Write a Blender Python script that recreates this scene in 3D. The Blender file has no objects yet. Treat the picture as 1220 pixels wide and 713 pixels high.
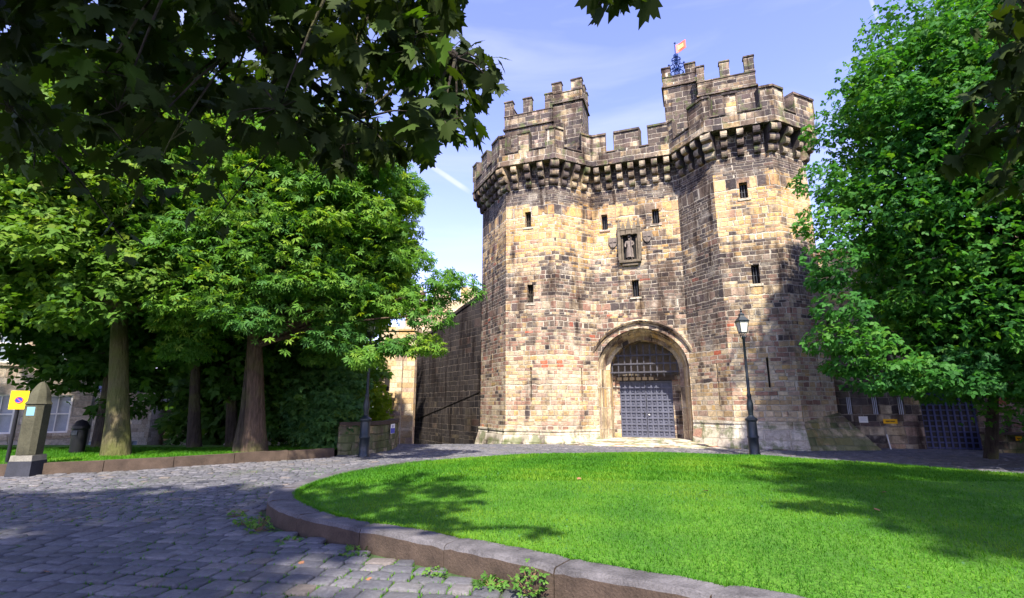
import bpy, math, random
import numpy as np
from mathutils import Vector
R = math.radians
random.seed(7); rng = np.random.default_rng(7)
scene = bpy.context.scene
col = scene.collection

# ------------------------------------------------------------------ camera, world, sun, exposure
cam_d = bpy.data.cameras.new('camera'); cam = bpy.data.objects.new('camera', cam_d); col.objects.link(cam)
cam.location = (0, 0, 1.6); cam.rotation_euler = (R(102), 0, 0)
cam_d.sensor_width = 36; cam_d.lens = 600 / 1220 * 36; cam_d.clip_end = 3000; cam_d.clip_start = .05
scene.camera = cam
SUN_AZ, SUN_EL = R(175), R(49)          # azimuth from +Y towards +X
EXPOSURE = 1.42
world = bpy.data.worlds.new('World'); scene.world = world; world.use_nodes = True
wn, wl = world.node_tree.nodes, world.node_tree.links
wn.clear()
def wnode(t, **k):
    n = wn.new(t)
    for a, b in k.items(): setattr(n, a, b)
    return n
wout = wnode('ShaderNodeOutputWorld'); bg = wnode('ShaderNodeBackground'); bg.inputs[1].default_value = .11
sky = wnode('ShaderNodeTexSky', sky_type='NISHITA'); sky.sun_disc = False
sky.sun_elevation = SUN_EL; sky.sun_rotation = SUN_AZ; sky.air_density = 1.0; sky.dust_density = .35; sky.ozone_density = 2.5
tint = wnode('ShaderNodeMix', data_type='RGBA', blend_type='MULTIPLY'); tint.inputs[0].default_value = 1
tint.inputs[7].default_value = (1.56, 1.22, 1.56, 1)
wl.new(sky.outputs[0], tint.inputs[6])
tc = wnode('ShaderNodeTexCoord')
def wmath(op, a, b=None, c=None):
    n = wnode('ShaderNodeMath', operation=op)
    for i, x in enumerate((a, b, c)):
        if x is None: continue
        if isinstance(x, (int, float)): n.inputs[i].default_value = x
        else: wl.new(x, n.inputs[i])
    return n.outputs[0]
def wdot(v):
    n = wnode('ShaderNodeVectorMath', operation='DOT_PRODUCT'); wl.new(tc.outputs['Generated'], n.inputs[0]); n.inputs[1].default_value = v
    return n.outputs['Value']
mp = wnode('ShaderNodeMapping'); mp.inputs['Rotation'].default_value = (0, R(25), R(10)); mp.inputs['Scale'].default_value = (1.2, 1.5, 6.5)
wl.new(tc.outputs['Generated'], mp.inputs[0])
nz = wnode('ShaderNodeTexNoise'); nz.inputs['Scale'].default_value = 1.7; nz.inputs['Detail'].default_value = 7; nz.inputs['Roughness'].default_value = .5; nz.inputs['Distortion'].default_value = .6
wl.new(mp.outputs[0], nz.inputs[0])
cr = wnode('ShaderNodeMapRange'); cr.inputs[1].default_value = .47; cr.inputs[2].default_value = .82; cr.inputs[3].default_value = 0; cr.inputs[4].default_value = .4
wl.new(nz.outputs[0], cr.inputs[0])
sepw = wnode('ShaderNodeSeparateXYZ'); wl.new(tc.outputs['Generated'], sepw.inputs[0])
hz = wnode('ShaderNodeMapRange'); hz.inputs[1].default_value = .08; hz.inputs[2].default_value = .55; hz.inputs[3].default_value = .12; hz.inputs[4].default_value = 0
wl.new(sepw.outputs[2], hz.inputs[0])
def trail(d1, d2, ext, w, amt):
    d1, d2 = Vector(d1).normalized(), Vector(d2).normalized()
    n = d1.cross(d2).normalized(); mid = (d1 + d2).normalized()
    a = wmath('ABSOLUTE', wdot(n))
    m = wnode('ShaderNodeMapRange'); m.interpolation_type = 'SMOOTHSTEP'
    m.inputs[1].default_value = w * .25; m.inputs[2].default_value = w; m.inputs[3].default_value = amt; m.inputs[4].default_value = 0
    wl.new(a, m.inputs[0])
    e = wnode('ShaderNodeMapRange'); e.interpolation_type = 'SMOOTHSTEP'
    e.inputs[1].default_value = ext; e.inputs[2].default_value = ext + .004; wl.new(wdot(mid), e.inputs[0])
    n2 = wnode('ShaderNodeTexNoise'); n2.inputs['Scale'].default_value = 40; wl.new(tc.outputs['Generated'], n2.inputs[0])
    return wmath('MULTIPLY', wmath('MULTIPLY', m.outputs[0], e.outputs[0]), wmath('ADD', .45, n2.outputs[0]))
def pdir(px, py):
    u = (px - 610) / 600; v = (356 - py) / 600
    return (u, .9781 - v * .2079, .2079 + v * .9781)
t1 = trail(pdir(440, 148), pdir(565, 232), .9935, .0075, .55)
t2 = trail(pdir(1028, -30), pdir(1046, 24), .9975, .0035, .6)
cov = wmath('MAXIMUM', wmath('MAXIMUM', cr.outputs[0], hz.outputs[0]), wmath('MAXIMUM', t1, t2))
cm = wnode('ShaderNodeMix', data_type='RGBA'); wl.new(cov, cm.inputs[0]); wl.new(tint.outputs[2], cm.inputs[6]); cm.inputs[7].default_value = (4.0, 4.1, 4.9, 1)
wl.new(cm.outputs[2], bg.inputs[0]); wl.new(bg.outputs[0], wout.inputs[0])

sun_d = bpy.data.lights.new('sun', 'SUN'); sun_d.energy = 4.9; sun_d.angle = R(1.3); sun_d.color = (1, .92, .79)
sun = bpy.data.objects.new('sun', sun_d); col.objects.link(sun)
sdir = Vector((math.sin(SUN_AZ) * math.cos(SUN_EL), math.cos(SUN_AZ) * math.cos(SUN_EL), math.sin(SUN_EL)))
sun.rotation_euler = (-sdir).to_track_quat('-Z', 'Y').to_euler()
vs = scene.view_settings; vs.view_transform = 'Standard'; vs.look = 'None'; vs.exposure = EXPOSURE; vs.gamma = 1; vs.use_curve_mapping = False
scene.render.engine = 'CYCLES'
scene.cycles.max_bounces = 6; scene.cycles.diffuse_bounces = 3; scene.cycles.glossy_bounces = 2; scene.cycles.transmission_bounces = 4; scene.cycles.transparent_max_bounces = 6
scene.cycles.use_denoising = True; scene.cycles.caustics_reflective = False; scene.cycles.caustics_refractive = False

# ------------------------------------------------------------------ material helpers
class NT:
    def __init__(s, name):
        s.m = bpy.data.materials.new(name); s.m.use_nodes = True; s.t = s.m.node_tree; s.t.nodes.clear()
        s.out = s.t.nodes.new('ShaderNodeOutputMaterial')
    def n(s, t, **k):
        x = s.t.nodes.new(t)
        for a, b in k.items(): setattr(x, a, b)
        return x
    def put(s, sock, v):
        if isinstance(v, bpy.types.NodeSocket): s.t.links.new(v, sock)
        else: sock.default_value = v
    def math(s, op, a, b=None, c=None):
        x = s.n('ShaderNodeMath', operation=op)
        for i, v in enumerate((a, b, c)):
            if v is not None: s.put(x.inputs[i], v)
        return x.outputs[0]
    def mix(s, f, a, b, bt='MIX'):
        x = s.n('ShaderNodeMix', data_type='RGBA', blend_type=bt)
        s.put(x.inputs[0], f); s.put(x.inputs[6], a); s.put(x.inputs[7], b)
        return x.outputs[2]
    def rng(s, v, a, b, c=0, d=1, sm=False):
        x = s.n('ShaderNodeMapRange')
        if sm: x.interpolation_type = 'SMOOTHSTEP'
        for i, q in enumerate((v, a, b, c, d)): s.put(x.inputs[i], q)
        return x.outputs[0]
    def noise(s, vec=None, scale=1, detail=3, rough=.5, w=None, dim='3D'):
        x = s.n('ShaderNodeTexNoise', noise_dimensions=dim)
        if vec is not None: s.put(x.inputs['Vector'], vec)
        if w is not None: s.put(x.inputs['W'], w)
        x.inputs['Scale'].default_value = scale; x.inputs['Detail'].default_value = detail; x.inputs['Roughness'].default_value = rough
        return x.outputs[0]
    def ramp(s, v, stops, const=False):
        x = s.n('ShaderNodeValToRGB'); r = x.color_ramp
        if const: r.interpolation = 'CONSTANT'
        while len(r.elements) < len(stops): r.elements.new(.5)
        for e, (p, c) in zip(r.elements, stops): e.position = p; e.color = (*c, 1) if len(c) == 3 else c
        s.put(x.inputs[0], v); return x.outputs[0]
    def xyz(s, a, b, c):
        x = s.n('ShaderNodeCombineXYZ')
        for i, q in enumerate((a, b, c)): s.put(x.inputs[i], q)
        return x.outputs[0]
    def sep(s, v):
        x = s.n('ShaderNodeSeparateXYZ'); s.put(x.inputs[0], v); return x.outputs
    def white(s, vec):
        x = s.n('ShaderNodeTexWhiteNoise', noise_dimensions='3D'); s.put(x.inputs['Vector'], vec); return x.outputs
    def bsdf(s, color, rough=.8, bump=None, bs=.5, bd=.02, metal=0, spec=.3):
        p = s.n('ShaderNodeBsdfPrincipled'); s.put(p.inputs['Base Color'], color); s.put(p.inputs['Roughness'], rough); s.put(p.inputs['Metallic'], metal)
        p.inputs['Specular IOR Level'].default_value = spec
        if bump is not None:
            b = s.n('ShaderNodeBump'); b.inputs['Strength'].default_value = bs; b.inputs['Distance'].default_value = bd
            s.put(b.inputs['Height'], bump); s.t.links.new(b.outputs[0], p.inputs['Normal'])
        s.t.links.new(p.outputs[0], s.out.inputs[0]); return p

def c4(c): return (*c, 1)
def simple(name, c, rough=.7, metal=0, var=.25, scale=3, bump=.3, spec=.3):
    t = NT(name); tc = t.n('ShaderNodeTexCoord').outputs['Object']
    n = t.noise(tc, scale, 5, .6); n2 = t.noise(tc, scale * 12, 3, .6)
    f = t.math('ADD', t.math('MULTIPLY', n, .65), t.math('MULTIPLY', n2, .35))
    k = t.rng(f, .3, .7, 1 - var, 1 + var)
    cc = t.mix(1.0, c4(c), t.xyz(k, k, k), 'MULTIPLY')
    t.bsdf(cc, rough, n2, bump, .01, metal, spec); return t.m

CLEAN = [(0, (.50, .39, .24)), (.22, (.56, .45, .30)), (.42, (.46, .33, .18)), (.6, (.52, .43, .30)), (.8, (.40, .29, .22)), (.93, (.52, .36, .16))]
DIRTY = [(0, (.13, .098, .078)), (.25, (.19, .142, .105)), (.45, (.09, .072, .068)), (.65, (.24, .175, .125)), (.8, (.05, .041, .042)), (.9, (.15, .108, .098))]
REDS = [(0, (.36, .21, .15)), (.3, (.44, .30, .22)), (.55, (.27, .155, .115)), (.8, (.47, .34, .25)), (.97, (.48, .14, .08))]
def stone(name, H=.172, L=.30, soot=((0, .3), (1, .3)), red=((0, 0), (1, 0)), zmax=20., clean=CLEAN, dirty=DIRTY, mortar=(.55, .49, .39), mw=.014, moss=0, val=1.0, seed=0., patch=.9, bump=.9, gold=0, runs=1.0, haze_=.35):
    t = NT(name)
    uv = t.n('ShaderNodeTexCoord').outputs['UV']; ob = t.n('ShaderNodeTexCoord').outputs['Object']
    u0, v0, _ = t.sep(uv); _, _, oz = t.sep(ob)
    dn = t.n('ShaderNodeTexNoise'); t.put(dn.inputs['Vector'], ob); dn.inputs['Scale'].default_value = 2.6; dn.inputs['Detail'].default_value = 4
    dr, dg, _ = t.sep(dn.outputs[1])
    u = t.math('ADD', u0, t.math('MULTIPLY', t.math('SUBTRACT', dr, .5), .10))
    v = t.math('ADD', v0, t.math('MULTIPLY', t.math('SUBTRACT', dg, .5), .085))
    v = t.math('ADD', v, t.math('MULTIPLY', t.noise(None, 1.3, 1, .5, w=v0, dim='1D'), .55))
    vr = t.math('DIVIDE', v, H); row = t.math('FLOOR', vr); fv = t.math('FRACT', vr)
    r1 = t.white(t.xyz(row, 3.3 + seed, 1.1))[0]
    bw = t.math('MULTIPLY', t.math('ADD', .72, t.math('MULTIPLY', r1, .75)), L)
    uu = t.math('ADD', t.math('DIVIDE', u, bw), t.math('MULTIPLY', r1, 37.7))
    uu = t.math('ADD', uu, t.math('MULTIPLY', t.noise(None, 1.0, 1, .5, w=t.math('ADD', uu, t.math('MULTIPLY', row, 13.7)), dim='1D'), .9))
    bi = t.math('FLOOR', uu); fu = t.math('FRACT', uu)
    du = t.math('MULTIPLY', t.math('MINIMUM', fu, t.math('SUBTRACT', 1, fu)), bw)
    dv = t.math('MULTIPLY', t.math('MINIMUM', fv, t.math('SUBTRACT', 1, fv)), H)
    e = t.math('MINIMUM', du, dv)
    fine = t.noise(ob, 26, 4, .65)
    e2 = t.math('ADD', e, t.math('MULTIPLY', t.math('SUBTRACT', fine, .5), .03))
    mask = t.rng(e2, mw * .55, mw * 1.5, 0, 1, True)
    w = t.white(t.xyz(bi, row, seed)); w2 = t.white(t.xyz(bi, row, seed + 9.1)); rv, rc = w[0], w2[0]
    wr, wg, wb = t.sep(w2[1])
    zn = t.math('DIVIDE', oz, zmax)
    sz = t.ramp(zn, [(p, (x, x, x)) for p, x in soot]); rz = t.ramp(zn, [(p, (x, x, x)) for p, x in red])
    low = t.noise(ob, .5, 4, .6)
    st = t.n('ShaderNodeMapping'); t.put(st.inputs[0], ob); st.inputs['Scale'].default_value = (1.6, 1.6, .22)
    streak = t.noise(st.outputs[0], 1.0, 4, .6)
    field = t.math('ADD', sz, t.math('MULTIPLY', t.math('SUBTRACT', low, .5), patch * 2.4))
    field = t.math('ADD', field, t.math('MULTIPLY', t.math('SUBTRACT', streak, .5), patch * 1.2))
    isd = t.rng(t.math('SUBTRACT', t.math('ADD', t.math('MULTIPLY', t.math('SUBTRACT', field, .5), 1.5), .5), wg), -.16, .2)
    c1 = t.ramp(rv, clean, True); c2 = t.ramp(rv, dirty, True); c3 = t.ramp(rv, REDS, True)
    if gold:
        gz_ = t.math('ADD', t.ramp(zn, [(0, (0, 0, 0)), (.36, (.1, .1, .1)), (.44, (.75, .75, .75)), (.56, (.85, .85, .85)), (.6, (.2, .2, .2)), (1, (.15, .15, .15))]), t.math('MULTIPLY', t.math('SUBTRACT', low, .5), .8))
        c1 = t.mix(t.rng(gz_, 0, 1), c1, t.mix(1.0, c1, c4((1.22, 1.0, .66)), 'MULTIPLY'))
    c = t.mix(isd, c1, c2)
    rf = t.math('ADD', rz, t.math('MULTIPLY', t.math('SUBTRACT', t.noise(ob, .7, 2), .5), t.math('MULTIPLY', rz, 2.2)))
    c = t.mix(t.rng(t.math('SUBTRACT', rf, wb), -.02, .02), c, c3)
    # wear inside each stone
    mott = t.noise(ob, 9, 7, .75)
    k = t.rng(mott, .28, .72, .5 * val, 1.42 * val); k = t.math('MULTIPLY', k, t.rng(wr, 0, 1, .82, 1.15))
    c = t.mix(1.0, c, t.xyz(k, k, k), 'MULTIPLY')
    grime = t.rng(t.math('ADD', t.math('MULTIPLY', field, .5), t.math('MULTIPLY', streak, .8)), .5, .95, 0, .62)
    c = t.mix(grime, c, c4((.07, .06, .058)))
    mc = t.mix(t.math('MULTIPLY', isd, .45), c4(mortar), c4((.26, .22, .19)))
    c = t.mix(mask, mc, c)
    rs = t.n('ShaderNodeMapping'); t.put(rs.inputs[0], ob); rs.inputs['Scale'].default_value = (3.2, 3.2, .3)
    run = t.math('MULTIPLY', t.rng(t.noise(rs.outputs[0], 1.0, 5, .65), .5, .68, 0, 1, True), t.rng(field, .15, .75, .1, runs))
    pat = t.rng(t.noise(ob, 1.7, 6, .7), .56, .7, 0, runs * .5, True)
    c = t.mix(t.math('MAXIMUM', run, pat), c, t.mix(1.0, c, c4((.30, .26, .25)), 'MULTIPLY'))
    c = t.mix(t.rng(t.noise(ob, 1.1, 5, .65), .54, .7, 0, haze_, True), c, c4((.60, .54, .44)))
    bs_ = t.n('ShaderNodeMapping'); t.put(bs_.inputs[0], ob); bs_.inputs['Scale'].default_value = (1.0, 1.0, .38)
    big = t.math('MULTIPLY', t.rng(t.noise(bs_.outputs[0], .95, 6, .62), .5, .62, 0, 1, True), t.rng(field, .05, .6, .12, .8 * runs))
    c = t.mix(big, c, t.mix(1.0, c, c4((.40, .345, .33)), 'MULTIPLY'))
    if moss:
        mm = t.rng(t.math('ADD', t.noise(ob, 2.2, 5, .6), t.rng(oz, 0, 3, .12, 0)), .62 - moss * .2, .72 - moss * .1, 0, .75)
        c = t.mix(mm, c, c4((.10, .13, .045)))
    h = t.math('ADD', t.math('MULTIPLY', mask, .8), t.math('ADD', t.math('MULTIPLY', mott, .55), t.math('MULTIPLY', rc, .35)))
    h = t.math('ADD', h, t.math('MULTIPLY', fine, .25))
    t.bsdf(c, .92, h, bump, .07, spec=.12); return t.m

M = {}
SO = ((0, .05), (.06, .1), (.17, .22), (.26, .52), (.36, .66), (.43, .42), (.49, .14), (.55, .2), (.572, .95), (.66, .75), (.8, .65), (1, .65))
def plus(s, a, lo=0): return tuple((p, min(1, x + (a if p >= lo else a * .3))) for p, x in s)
RD = ((0, .15), (.1, .24), (.22, .36), (.3, .25), (.4, .06), (.5, .0), (1, 0))
M['stone'] = stone('gatehouse_stone', gold=1, soot=SO, red=RD)
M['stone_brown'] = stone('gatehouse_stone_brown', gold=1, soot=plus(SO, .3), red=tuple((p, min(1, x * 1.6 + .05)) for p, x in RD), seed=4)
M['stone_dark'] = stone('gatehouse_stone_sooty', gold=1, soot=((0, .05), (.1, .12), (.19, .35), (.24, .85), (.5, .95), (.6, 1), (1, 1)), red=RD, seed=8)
M['parapet'] = stone('parapet_stone', H=.24, L=.4, soot=((0, .78), (1, .78)), moss=.3, seed=2, haze_=.12, runs=1.0)
M['coping'] = stone('coping_stone', H=.6, L=.7, soot=((0, 1), (1, 1)), moss=.5, seed=3, haze_=0, runs=1.0, mw=.006)
M['corbel'] = stone('corbel_stone', H=5, L=5, soot=((0, .8), (1, .8)), moss=.4, seed=5, haze_=.05, runs=1.0, mw=.001)
M['plinth'] = stone('plinth_stone', H=.34, L=.75, soot=((0, .12), (1, .12)), red=((0, .12), (1, .1)), moss=.15, seed=6, clean=[(0, (.56, .50, .38)), (.4, (.6, .55, .45)), (.75, (.47, .42, .34))])
M['plinth_moss'] = stone('plinth_mossy', H=.26, L=.6, soot=((0, .5), (1, .5)), moss=1.0, seed=6)
M['arch'] = stone('arch_stone', H=.9, L=.34, soot=((0, .35), (1, .35)), seed=11, mw=.010)
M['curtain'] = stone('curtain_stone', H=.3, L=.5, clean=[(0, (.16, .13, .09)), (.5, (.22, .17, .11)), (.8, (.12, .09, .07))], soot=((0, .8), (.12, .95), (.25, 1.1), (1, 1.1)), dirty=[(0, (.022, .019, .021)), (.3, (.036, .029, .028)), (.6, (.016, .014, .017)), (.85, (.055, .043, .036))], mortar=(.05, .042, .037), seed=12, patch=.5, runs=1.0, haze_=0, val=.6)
M['far_stone'] = stone('pale_ashlar', H=.4, L=.8, soot=((0, .02), (1, .05)), mortar=(.5, .42, .3), mw=.01, seed=13, patch=.3)
M['wall_right'] = stone('shaded_wall_stone', H=.27, L=.55, soot=((0, .75), (.18, .75), (.3, .3), (1, .1)), red=((0, .15), (.3, .1), (1, 0)), mortar=(.3, .25, .2), seed=14)  # higher soot level low down paints in the tree's shade, paler sunlit tone above
M['low_wall'] = stone('mossy_low_wall', H=.24, L=.6, soot=((0, .6), (1, .6)), moss=.85, mortar=(.2, .18, .13), seed=15)
M['house'] = stone('town_house_stone', H=.33, L=.6, soot=((0, .12), (1, .1)), mortar=(.5, .45, .36), mw=.01, seed=16, patch=.3, clean=[(0, (.5, .42, .32)), (.4, (.56, .49, .4)), (.75, (.45, .37, .28))])
M['slate'] = simple('roof_slate', (.09, .09, .11), .6, var=.4, scale=2)
M['opening'] = simple('dark_opening', (.015, .013, .012), .9)
M['iron'] = simple('black_iron', (.018, .022, .028), .45, var=.3, spec=.5)
M['lamp_paint'] = simple('lamp_paint', (.011, .019, .027), .4, var=.35, spec=.5)
M['door'] = simple('door_paint', (.085, .09, .125), .5, var=.35, scale=2.5, spec=.4)
M['iron_grey'] = simple('portcullis_iron', (.06, .058, .07), .6, var=.5)
M['lattice'] = simple('gate_paint', (.05, .06, .15), .5, var=.3)
M['bars'] = simple('pale_bars', (.55, .55, .62), .5)
M['wood'] = simple('old_timber', (.055, .04, .028), .8, var=.5, scale=4)
M['white'] = simple('white_paint', (.78, .77, .74), .5, var=.08)
M['pane'] = simple('window_glass', (.25, .3, .38), .12, var=.3, spec=.6)
M['yellow'] = simple('yellow_enamel', (.85, .6, .01), .4, var=.06)
M['orange'] = simple('amber_enamel', (.8, .42, .01), .4, var=.06)
M['blue'] = simple('blue_enamel', (.03, .05, .4), .4, var=.06)
M['lightblue'] = simple('pale_blue_plate', (.16, .33, .42), .5, var=.1)
M['statue'] = simple('weathered_statue_stone', (.17, .14, .12), .9, var=.5, scale=5)
M['niche'] = simple('niche_stone', (.13, .105, .075), .9, var=.7, scale=3)
M['banner_red'] = simple('banner_red', (.75, .12, .08), .5, var=.1)
M['banner_gold'] = simple('banner_gold', (.85, .55, .18), .5, var=.1)
M['vane_blue'] = simple('vane_blue', (.02, .05, .19), .4, var=.2)
M['kerb'] = simple('kerb_stone', (.09, .085, .09), .85, var=.7, scale=3.5, bump=1)
M['kerb_face'] = simple('kerb_face_stone', (.065, .046, .034), .9, var=.5, scale=3.5, bump=.8)
M['pillar'] = simple('pillar_stone', (.06, .058, .036), .9, var=.5, scale=2.5, bump=.8)
M['pillar_base'] = simple('pillar_base_paint', (.03, .032, .042), .8, var=.4, bump=.8)
M['pillar_band'] = simple('pillar_band_paint', (.2, .19, .16), .8, var=.4, bump=.8)
M['black'] = simple('black_plastic', (.012, .012, .015), .4)
M['stem'] = simple('weed_stem', (.2, .12, .07), .8)

def lamp_glass():
    t = NT('lantern_glass'); t.bsdf(c4((.55, .55, .5)), .25, spec=.5); return t.m
M['lantern'] = lamp_glass()

def bark(name, c, moss=.3):
    t = NT(name); ob = t.n('ShaderNodeTexCoord').outputs['Object']
    mp = t.n('ShaderNodeMapping'); t.put(mp.inputs[0], ob); mp.inputs['Scale'].default_value = (9, 9, 1.6)
    n = t.noise(mp.outputs[0], 1.6, 6, .65); k = t.rng(n, .3, .7, .45, 1.5)
    cc = t.mix(1.0, c4(c), t.xyz(k, k, k), 'MULTIPLY')
    m = t.rng(t.noise(ob, 1.3, 4, .6), .5 - moss * .3, .75 - moss * .3, 0, .8)
    cc = t.mix(m, cc, c4((.11, .12, .035)))
    t.bsdf(cc, .9, n, 1, .14, spec=.15); return t.m
M['bark'] = bark('bark_brown', (.11, .075, .055), 0)
M['bark_moss'] = bark('bark_mossy', (.12, .10, .06), .6)
M['bark_dark'] = bark('bark_dark', (.05, .04, .034), .1)

def leafmat(name, a, b, c, tr=.35, rough=.62):
    t = NT(name); at = t.n('ShaderNodeAttribute', attribute_name='tint').outputs['Fac']
    cc = t.ramp(at, [(0, a), (.5, b), (1, c)])
    p = t.n('ShaderNodeBsdfPrincipled'); t.put(p.inputs['Base Color'], cc); p.inputs['Roughness'].default_value = rough; p.inputs['Specular IOR Level'].default_value = .22
    tl = t.n('ShaderNodeBsdfTranslucent'); t.put(tl.inputs[0], t.mix(1.0, cc, c4((1.35, 1.35, .5)), 'MULTIPLY'))
    mx = t.n('ShaderNodeMixShader'); mx.inputs[0].default_value = tr
    t.t.links.new(p.outputs[0], mx.inputs[1]); t.t.links.new(tl.outputs[0], mx.inputs[2]); t.t.links.new(mx.outputs[0], t.out.inputs[0]); return t.m
M['leaf_chestnut'] = leafmat('leaf_chestnut', (.05, .15, .03), (.105, .235, .028), (.26, .36, .03), .42)
M['leaf_lime'] = leafmat('leaf_lime', (.045, .12, .018), (.10, .20, .024), (.24, .31, .03), .42)
M['leaf_syc'] = leafmat('leaf_sycamore', (.022, .10, .022), (.046, .17, .022), (.12, .26, .02), .42)
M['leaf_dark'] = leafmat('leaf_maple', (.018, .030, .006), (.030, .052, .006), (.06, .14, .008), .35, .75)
M['leaf_shrub'] = leafmat('leaf_shrub', (.04, .12, .04), (.075, .18, .05), (.14, .26, .05), .4)
M['leaf_far'] = leafmat('leaf_far', (.028, .08, .018), (.055, .14, .02), (.12, .22, .025), .42)
M['leaf_bright'] = leafmat('leaf_bright', (.12, .22, .01), (.22, .34, .015), (.3, .4, .03), .5)
M['grass'] = leafmat('grass_blade', (.036, .14, .008), (.07, .22, .010), (.17, .30, .02), .45, .6)
M['weed'] = leafmat('weed_leaf', (.04, .13, .02), (.08, .2, .03), (.14, .26, .04), .4)
M['dead_leaf'] = simple('dead_leaf', (.25, .12, .06), .8)

# ------------------------------------------------------------------ mesh helpers
def link(name, me, m, parent=None):
    o = bpy.data.objects.new(name, me); col.objects.link(o)
    for x in (m if isinstance(m, (list, tuple)) else [m]): me.materials.append(x)
    if parent: o.parent = parent
    return o
class MB:
    def __init__(s): s.v = []; s.f = []; s.mi = []; s.cur = 0
    def face(s, pts):
        b = len(s.v); s.v += [tuple(p) for p in pts]; s.f.append(tuple(range(b, b + len(pts)))); s.mi.append(s.cur)
    def hexa(s, p):      # p: 4 bottom (ccw from above), 4 top
        b = len(s.v); s.v += [tuple(q) for q in p]
        for q in ((3, 2, 1, 0), (4, 5, 6, 7), (0, 1, 5, 4), (1, 2, 6, 5), (2, 3, 7, 6), (3, 0, 4, 7)):
            s.f.append(tuple(b + i for i in q)); s.mi.append(s.cur)
    def box(s, x0, x1, y0, y1, z0, z1, top=0):
        t = top
        s.hexa([(x0, y0, z0), (x1, y0, z0), (x1, y1, z0), (x0, y1, z0), (x0 + t, y0 + t, z1), (x1 - t, y0 + t, z1), (x1 - t, y1 - t, z1), (x0 + t, y1 - t, z1)])
    def prism(s, poly, z0, z1):
        n = len(poly); b = len(s.v)
        s.v += [(x, y, z0) for x, y in poly] + [(x, y, z1) for x, y in poly]
        s.f.append(tuple(b + n - 1 - i for i in range(n))); s.f.append(tuple(b + n + i for i in range(n))); s.mi += [s.cur] * 2
        for i in range(n):
            j = (i + 1) % n; s.f.append((b + i, b + j, b + n + j, b + n + i)); s.mi.append(s.cur)
    def tube(s, pts, rad, n=8, cap=True):
        b = len(s.v); k = len(pts); pts = [Vector(p) for p in pts]
        for i, p in enumerate(pts):
            d = (pts[min(i + 1, k - 1)] - pts[max(i - 1, 0)]); d = d.normalized() if d.length > 1e-9 else Vector((0, 0, 1))
            a = d.orthogonal().normalized() if abs(d.z) < .9 else Vector((1, 0, 0)).cross(d).normalized()
            c = d.cross(a); r = rad[i] if isinstance(rad, (list, tuple)) else rad
            for j in range(n):
                q = 2 * math.pi * j / n; s.v.append(tuple(p + (a * math.cos(q) + c * math.sin(q)) * r))
        for i in range(k - 1):
            for j in range(n):
                j2 = (j + 1) % n; s.f.append((b + i * n + j, b + i * n + j2, b + (i + 1) * n + j2, b + (i + 1) * n + j)); s.mi.append(s.cur)
        if cap:
            s.f.append(tuple(b + n - 1 - j for j in range(n))); s.f.append(tuple(b + (k - 1) * n + j for j in range(n))); s.mi += [s.cur] * 2
    def lathe(s, prof, c=(0, 0, 0), n=20, ph=0):
        b = len(s.v); k = len(prof)
        for r, z in prof:
            for j in range(n):
                q = 2 * math.pi * j / n + ph; s.v.append((c[0] + r * math.cos(q), c[1] + r * math.sin(q), c[2] + z))
        for i in range(k - 1):
            for j in range(n):
                j2 = (j + 1) % n; s.f.append((b + i * n + j, b + i * n + j2, b + (i + 1) * n + j2, b + (i + 1) * n + j)); s.mi.append(s.cur)
        s.f.append(tuple(b + n - 1 - j for j in range(n))); s.f.append(tuple(b + (k - 1) * n + j for j in range(n))); s.mi += [s.cur] * 2
    def build(s, name, m, parent=None, smooth=False, flip=False):
        me = bpy.data.meshes.new(name); me.from_pydata(s.v, [], s.f); me.update()
        uvl = me.uv_layers.new(name='UVMap'); me.polygons.foreach_set('material_index', s.mi)
        for p in me.polygons:
            n = p.normal
            if abs(n.z) > .8: t, w = Vector((1, 0, 0)), Vector((0, 1, 0))
            else: t = Vector((-n.y, n.x, 0)).normalized(); w = Vector((0, 0, 1))
            for li in p.loop_indices:
                co = me.vertices[me.loops[li].vertex_index].co; uvl.data[li].uv = (co.dot(t), co.dot(w))
        if smooth:
            me.polygons.foreach_set('use_smooth', [True] * len(me.polygons))
            try: me.set_sharp_from_angle(angle=R(smooth if smooth is not True else 50))
            except Exception: pass
        return link(name, me, m, parent)
def tag(o, label=None, cat=None, group=None, kind=None):
    for k, v in (('label', label), ('category', cat), ('group', group), ('kind', kind)):
        if v: o[k] = v
    return o
def empty(name, loc, rz=0, **k):
    o = bpy.data.objects.new(name, None); o.empty_display_size = .3; col.objects.link(o); o.location = loc; o.rotation_euler = (0, 0, rz); return tag(o, **k)
def copy_tree(o, parent=None):
    c = o.copy(); col.objects.link(c); c.parent = parent
    for ch in list(o.children): copy_tree(ch, c)
    return c
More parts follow.
